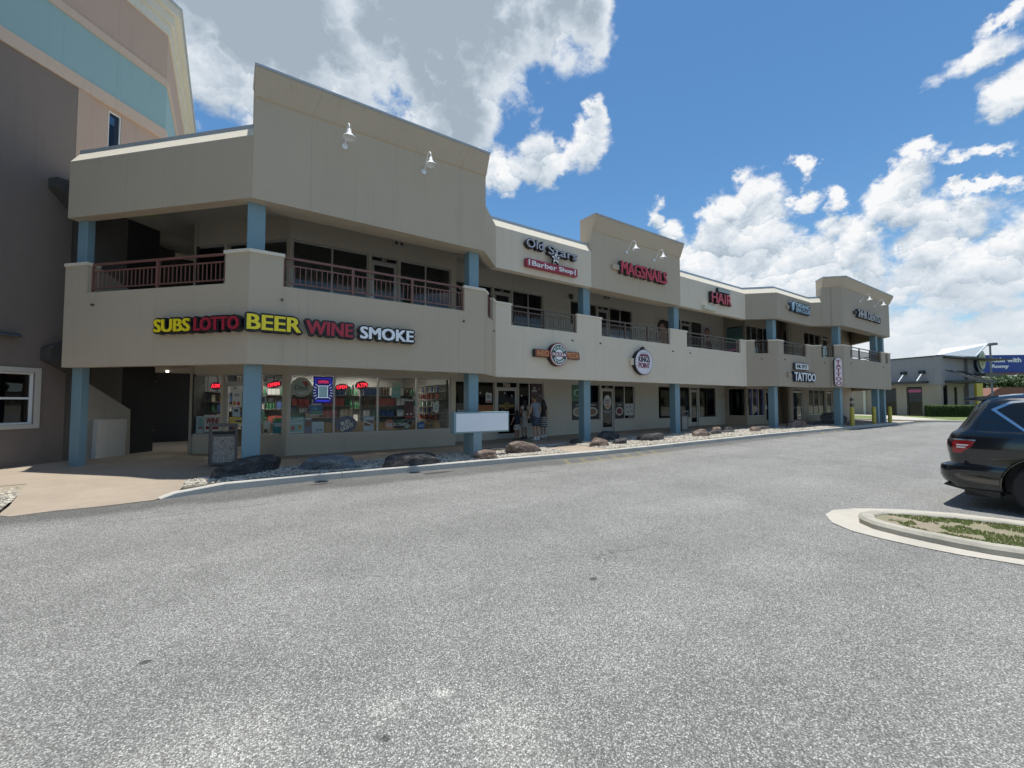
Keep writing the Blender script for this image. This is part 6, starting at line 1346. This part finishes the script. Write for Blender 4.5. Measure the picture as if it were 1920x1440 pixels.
mb = MB(); rear(mb, 10.2, 10.8, .80, .95, .01, 3); mb.build('licence_plate', whp, CAR)
for sd_ in (-1, 1):
    mb = MB(); side(mb, [(1.60, 1.27), (1.46, 1.56), (1.335, 1.60), (1.40, 1.25)], sd_, .008); mb.build('quarter_window', cgl, CAR, smooth=True)
mb = MB(); mb.prism([(1.20, 1.755), (1.42, 1.735), (1.575, 1.70), (1.575, 1.675), (1.36, 1.665), (1.2, 1.70)], 'x', 9.86, 11.14); mb.build('spoiler', carp, CAR, bevel=.01)
mb = MB(); mb.prism([(1.78, .36), (1.80, .33), (1.60, .285), (1.25, .20), (1.19, .22), (1.2, .34), (1.5, .36)], 'x', 9.60, 11.40); mb.build('bumper_lower', black, CAR, bevel=.01)
mb = MB(); mb.box(9.9, 10.3, 1.0, 1.62, .16, .27); mb.build('exhaust', darkgrey, CAR, bevel=.02)
for x in (9.83, 11.17): mb = MB(); mb.tube([(x, -.7, 1.775), (x, -.55, 1.80), (x, .75, 1.80), (x, .95, 1.765)], .018, 8); mb.build('roof_rail', chrome, CAR, smooth=True)
tyre_m = paint('tyre_rubber', (.02, .02, .021), .85, var=.15, scale=20); rim_m = paint('dark_rim', (.10, .105, .11), .3, .8)
for wy, wz_ in WY:
    for xo, sd_ in ((9.52, -1), (11.48, 1)):
        xi = xo-sd_*.27
        prof = [(.26, 0), (.36, .0), (.392, .03), (.40, .06), (.40, .21), (.392, .24), (.36, .27), (.26, .27)]
        mb = MB(Matrix.Translation((xo, wy, wz_)) @ Matrix.Rotation(R(-90 if sd_ < 0 else 90) , 4, 'Y') @ Matrix.Rotation(R(180), 4, 'X')); mb.lathe(prof, (0, 0, 0), 40); wh = mb.build('wheel', tyre_m, CAR, smooth=True)
        MR = Matrix.Translation((xo-sd_*.03, wy, wz_)); mb = MB(MR)
        for k in range(10):
            a = 2*math.pi*k/10; mb.tube([(0, .05*math.cos(a), .05*math.sin(a)), (0, .255*math.cos(a), .255*math.sin(a))], [.022, .016], 6)
        mb.tube([(sd_*.01, 0, 0), (-sd_*.03, 0, 0)], .06, 16); mb.tube([(0, .268*math.cos(2*math.pi*k/40), .268*math.sin(2*math.pi*k/40)) for k in range(41)], .014, 6)
        mb.build('rim', rim_m, wh, smooth=True)
    for sd_ in (-1, 1):
        pts = [(10.5+sd_*(min(hwz(max(.31, .40+.49*math.sin(a))), 1.0)+.004), wy+.482*math.cos(a), .40+.482*math.sin(a)) for a in [R(-8)+R(196)*k/26 for k in range(27)]]
        mb = MB(); mb.tube(pts, .013, 8); mb.build('arch_lip', carp, CAR, smooth=True)
rooted(CAR)

# ================================================================== people
skin_m = paint('skin', (.46, .27, .19), .55, var=.05); skin_d = paint('darker_skin', (.34, .19, .13), .55, var=.05)
def skinned(name, chains, mat, parent, sub=2, M=I4):
    """chains: list of lists of (point, radius); the first points of later chains may reuse earlier points"""
    me = bpy.data.meshes.new(name); vs = []; rs = []; es = []; idx = {}
    def key(p): return tuple(round(c, 4) for c in p)
    for ch in chains:
        prev = None
        for p, r in ch:
            k = key(p)
            if k not in idx: idx[k] = len(vs); vs.append(p); rs.append(r)
            if prev is not None and prev != idx[k]: es.append((prev, idx[k]))
            prev = idx[k]
    me.from_pydata([tuple(M @ Vector(v)) for v in vs], es, []); ob = bpy.data.objects.new(name, me); C.collection.objects.link(ob)
    md = ob.modifiers.new('s', 'SKIN'); md.use_smooth_shade = True; md.branch_smoothing = .3
    for i, r in enumerate(rs):
        rr_ = r if isinstance(r, tuple) else (r, r); me.skin_vertices[0].data[i].radius = rr_; me.skin_vertices[0].data[i].use_root = (i == 0)
    sb = ob.modifiers.new('u', 'SUBSURF'); sb.levels = sub; sb.render_levels = sub
    bpy.context.view_layer.update()
    m2 = bpy.data.meshes.new_from_object(ob.evaluated_get(bpy.context.evaluated_depsgraph_get())); m2.name = name; m2.materials.clear(); m2.materials.append(mat)
    m2.polygons.foreach_set('use_smooth', [True]*len(m2.polygons)); bpy.data.objects.remove(ob)
    o = bpy.data.objects.new(name, m2); C.collection.objects.link(o); o.parent = parent; return o
def hand(mb, w, d, s, sd_):
    """five bent fingers and a palm; w wrist, d direction of the hand"""
    w = Vector(w); d = Vector(d).normalized(); side_ = Vector((0, 1, 0)); side_ = (side_-d*side_.dot(d)).normalized(); nrm = d.cross(side_)
    mb.tube([tuple(w), tuple(w+d*.04*s), tuple(w+d*.09*s)], [.022*s, .034*s, .034*s], 8)
    for k, (o, l) in enumerate(((-.027, .062), (-.009, .075), (.010, .070), (.027, .055))):
        b = w+d*.085*s+side_*o*s; mb.tube([tuple(b), tuple(b+d*l*.5*s+nrm*.006*sd_), tuple(b+d*l*.85*s+nrm*.022*sd_)], [.0095*s, .0085*s, .007*s], 6)
    b = w+d*.03*s-side_*.032*s; mb.tube([tuple(b), tuple(b+(d*.5-side_*.7)*.035*s), tuple(b+(d*1.2-side_*.8)*.045*s)], [.012*s, .010*s, .008*s], 6)
def person(x, y, z, H, rot, label, skin, hair, hairlen, torso_m, lower, larm, rarm, lean=.0, bag=None, shoes=None, sleeve=.5, build=1.0, headturn=0):
    """facing +y before rotation; all measures scale with H/1.75. lower: ('shorts'|'pants'|'skirt', mat, length)"""
    s = H/1.75; M = Matrix.Translation((x, y, z)) @ Matrix.Rotation(rot, 4, 'Z') @ Matrix.Scale(s, 4); root = empty('person', (x, y, z), label, 'person')
    b = build; L = lean
    hip = (0, 0, .93); sp = (0, .02*L, 1.12); ch = (0, .10*L+.0, 1.32); nk = (0, .20*L, 1.475); hd = (0, .30*L+.01, 1.545)
    S = {-1: (-.185*b, .16*L, 1.42), 1: (.185*b, .16*L, 1.42)}
    arms = {-1: larm, 1: rarm}; chains = [[(hip, (.125*b, .10*b)), (sp, (.118*b, .09*b)), (ch, (.145*b, .10*b)), ((0, .15*L, 1.40), (.10*b, .07*b)), (nk, .052), (hd, .052)]]
    E = {}; Wr = {}
    for sd_ in (-1, 1):
        e, w = arms[sd_]; E[sd_] = (S[sd_][0]+e[0]*sd_, S[sd_][1]+e[1], S[sd_][2]+e[2]); Wr[sd_] = (E[sd_][0]+w[0]*sd_, E[sd_][1]+w[1], E[sd_][2]+w[2])
        chains.append([((0, .15*L, 1.40), (.10*b, .07*b)), (S[sd_], .050*b), (E[sd_], .038*b), (Wr[sd_], .025)])
        k = .02 if sd_ > 0 else -.01
        chains.append([(hip, (.125*b, .10*b)), ((sd_*.085, 0, .84), .085*b), ((sd_*.10, .02+k, .48), .055*b), ((sd_*.10, -.02+k, .09), .036), ((sd_*.10, .02+k, .045), .035), ((sd_*.105, .13+k, .03), .028)])
    skinned('body', chains, skin, root, M=M)
    for sd_ in (-1, 1): hm = MB(M); d = Vector(Wr[sd_])-Vector(E[sd_]); hand(hm, Wr[sd_], d, 1.0, sd_); hm.build('hand', skin, root, smooth=True)
    # head with face
    hc = Vector((0, .30*L+.025, 1.64)); MH = M @ Matrix.Translation(hc) @ Matrix.Rotation(R(headturn), 4, 'Z'); mb = MB(MH)
    n1, n2 = 18, 14; 
    def HP_(th, ph, f=1.0):
        u = Vector((math.sin(th)*math.sin(ph), math.cos(th)*math.sin(ph), math.cos(ph))); wx = .076 if u.z > -.2 else .076*(1-.35*(-u.z-.2)); return (u.x*wx*f, u.y*.095*f+(.012 if u.z < -.3 and u.y > 0 else 0), u.z*.118*f)
    for i in range(n2):
        for j in range(n1): mb.face([HP_(2*math.pi*a/n1, math.pi*c/n2) for a, c in ((j, i), (j+1, i), (j+1, i+1), (j, i+1))])
    mb.prism([(-.012, -.02), (.012, -.02), (0, .03)], 'y', .08, .112)
    for sd_ in (-1, 1): mb.tube([(sd_*.074, .0, -.03), (sd_*.082, -.01, 0), (sd_*.076, -.005, .03)], [.008, .014, .01], 6)
    mb.tube([(-.022, .088, -.052), (0, .093, -.054), (.022, .088, -.052)], .006, 5); mb.build('head', skin, root, smooth=True)
    mb = MB(MH)
    for sd_ in (-1, 1): mb.tube([(sd_*.03-.011, .083, .005), (sd_*.03, .087, .008), (sd_*.03+.011, .083, .005)], .006, 5)
    mb.build('eyes', black, root)
    mb = MB(MH)
    for i in range(n2):
        for j in range(n1):
            ph = math.pi*(i+.5)/n2; th = 2*math.pi*(j+.5)/n1; yv = math.cos(th)*math.sin(ph)
            if ph < 1.0 or (yv < .15 and ph < (1.75 if hairlen < .1 else 2.3)): mb.face([HP_(2*math.pi*a/n1, math.pi*c/n2, 1.10) for a, c in ((j, i), (j+1, i), (j+1, i+1), (j, i+1))])
    if hairlen > .1:
        for k in range(15):
            a = R(200+k*10); r0 = .085; p0 = Vector((math.cos(a)*r0, math.sin(a)*.09, 0)); w_ = .5+.5*math.sin(k*2.3)
            mb.tube([tuple(p0), (p0.x*1.25, p0.y*1.25-.01, -hairlen*.5), (p0.x*(1.15+.2*w_), p0.y*1.2-.02, -hairlen*(.85+.15*w_))], [.024, .030, .010], 7)
    mb.build('hair', hair, root, smooth=True)
    # clothes: slightly larger skins over the body
    e = .017
    tc_ = [[((0, .0, .84), (.145*b+e, .122*b+e)), ((0, .01*L, 1.0), (.13*b+e, .10*b+e)), (sp, (.122*b+e, .095*b+e)), (ch, (.15*b+e, .105*b+e)), ((0, .15*L, 1.40), (.13*b, .095*b)), ((nk[0], nk[1]-.005, nk[2]+.005), .068)]]
    for sd_ in (-1, 1):
        p_ = tuple(S[sd_][i]+(E[sd_][i]-S[sd_][i])*sleeve for i in range(3)); tc_.append([((0, .15*L, 1.40), (.13*b, .095*b)), (S[sd_], .060*b+e), (p_, .052*b+e*.6)])
    skinned('shirt' if lower[0] != 'dress' else 'dress_top', tc_, torso_m, root, M=M)
    kind, lm, ln = lower
    if kind in ('shorts', 'pants'):
        bc = [[((0, 0, 1.03), (.122*b+e, .10*b+e)), ((0, 0, .90), (.135*b+e, .11*b+e))]]
        for sd_ in (-1, 1):
            k = .02 if sd_ > 0 else -.01; hipj = (sd_*.09, 0, .84); kn = (sd_*.10, .02+k, .48)
            if kind == 'shorts': bc.append([((0, 0, .90), (.135*b+e, .11*b+e)), (hipj, .098*b+e), ((sd_*.105, .02+k, .54), .085*b+e)])
            else: bc.append([((0, 0, .90), (.135*b+e, .11*b+e)), (hipj, .09*b+e), (kn, .058*b+e), ((sd_*.10, -.02+k, .12), .045+e*.5)])
        skinned(kind, bc, lm, root, M=M)
    else:
        mb = MB(M); prof = [(.125*b+.02, 1.0), (.14*b+.03, .9), (.165*b+.03, .9-ln*.5), (.185*b+.04, .9-ln)]
        mb.lathe(prof, (0, 0, 0), 24); mb.build('skirt', lm, root, smooth=True)
    sm_ = shoes or white
    for sd_ in (-1, 1):
        k = .02 if sd_ > 0 else -.01; mb = MB(M); mb.tube([(sd_*.10, -.065+k, .04), (sd_*.10, -.02+k, .055), (sd_*.105, .09+k, .045), (sd_*.108, .17+k, .032)], [.034, .048, .044, .03], 10); mb.build('shoe', sm_, root, smooth=True)
        mb = MB(M); mb.tube([(sd_*.10, -.02+k, .07), (sd_*.10, -.022+k, .16)], [.045, .043], 10); mb.build('sock', sm_, root, smooth=True)
    rooted(root); return root
hairb = paint('black_hair', (.012, .010, .009), .5, var=.3, scale=40); hairbr = paint('brown_hair', (.05, .03, .02), .5, var=.3, scale=40)
t_blue = paint('grey_blue_cloth', (.20, .24, .31), .9, var=.08); c_navy = paint('slate_shorts_cloth', (.06, .075, .105), .9); c_cream = paint('cream_cloth', (.52, .49, .43), .9); c_grey = paint('light_grey_cloth', (.42, .42, .41), .9)
person(10.02, 13.15, .14, 1.74, R(8), 'man in a grey-blue T-shirt, slate shorts and white socks waiting at the pizza shop', skin_m, hairbr, .02, t_blue, ('shorts', c_navy, .4), ((.05, .0, -.28), (.04, .12, -.22)), ((.08, .0, -.27), (.02, .10, -.23)), lean=.35, build=1.10, headturn=25, shoes=white)
person(10.06, 14.0, .135, 1.62, R(5), 'woman with long black hair in a cream top and light skirt left of the man', skin_d, hairb, .42, c_cream, ('skirt', c_grey, .36), ((.05, .02, -.25), (.02, .05, -.22)), ((.05, .02, -.25), (.02, .08, -.2)), build=.88, shoes=darkgrey, headturn=-15)
m, t = newmat('striped_cloth'); tc = t.n('ShaderNodeTexCoord').outputs['Object']; z_ = t.n('ShaderNodeSeparateXYZ', tc).outputs[2]
princ(t, t.mix(t.m('GREATER_THAN', t.m('FRACT', t.m('MULTIPLY', z_, 13.0)), .5), (.03, .03, .035, 1), (.50, .48, .44, 1)), .9)
person(10.92, 13.85, .135, 1.60, R(0), 'woman in a black top and striped skirt half hidden behind the man', skin_m, hairb, .35, paint('black_cloth', (.02, .02, .022), .9), ('skirt', m, .38), ((.04, .03, -.25), (.0, .12, -.18)), ((.06, .0, -.25), (.02, .05, -.22)), build=.86, shoes=white, headturn=10)
pat, t = newmat('patterned_cloth'); tc = t.n('ShaderNodeTexCoord').outputs['Object']
princ(t, t.mix(t.smooth(t.noise(tc, 14, 2, .5), .48, .56), (.62, .60, .56, 1), (.22, .20, .20, 1)), .9)
person(9.66, 13.95, .135, 1.18, R(-10), 'small child in a dark top and white patterned shorts beside the door', skin_d, hairb, .12, paint('dark_navy_cloth', (.02, .025, .045), .9), ('shorts', pat, .3), ((.10, .0, -.24), (.08, .02, -.2)), ((.06, .02, -.25), (.02, .06, -.2)), build=.92, shoes=darkgrey)
root = empty('shoulder_bag', (10.2, 13.8, .8), 'small black shoulder bag worn on the back of the woman in cream', 'bag')
mb = MB(Matrix.Translation((10.2, 13.82, .78)) @ Matrix.Rotation(R(5), 4, 'Z')); mb.box(-.09, .09, -.04, .04, 0, .2); mb.build('pouch', black, root, bevel=.02)
mb = MB(); mb.tube([(10.13, 13.82, .97), (10.02, 13.84, 1.20), (9.96, 13.9, 1.38)], .010, 6); mb.tube([(10.27, 13.82, .97), (10.14, 13.84, 1.2), (10.0, 13.9, 1.38)], .010, 6); mb.build('strap', black, root); rooted(root)
# every thing keeps a plain-English name; nothing left without label
for o in C.objects:
    if o.parent is None and o.type == 'MESH' and 'label' not in o and 'kind' not in o: print('UNTAGGED', o.name)
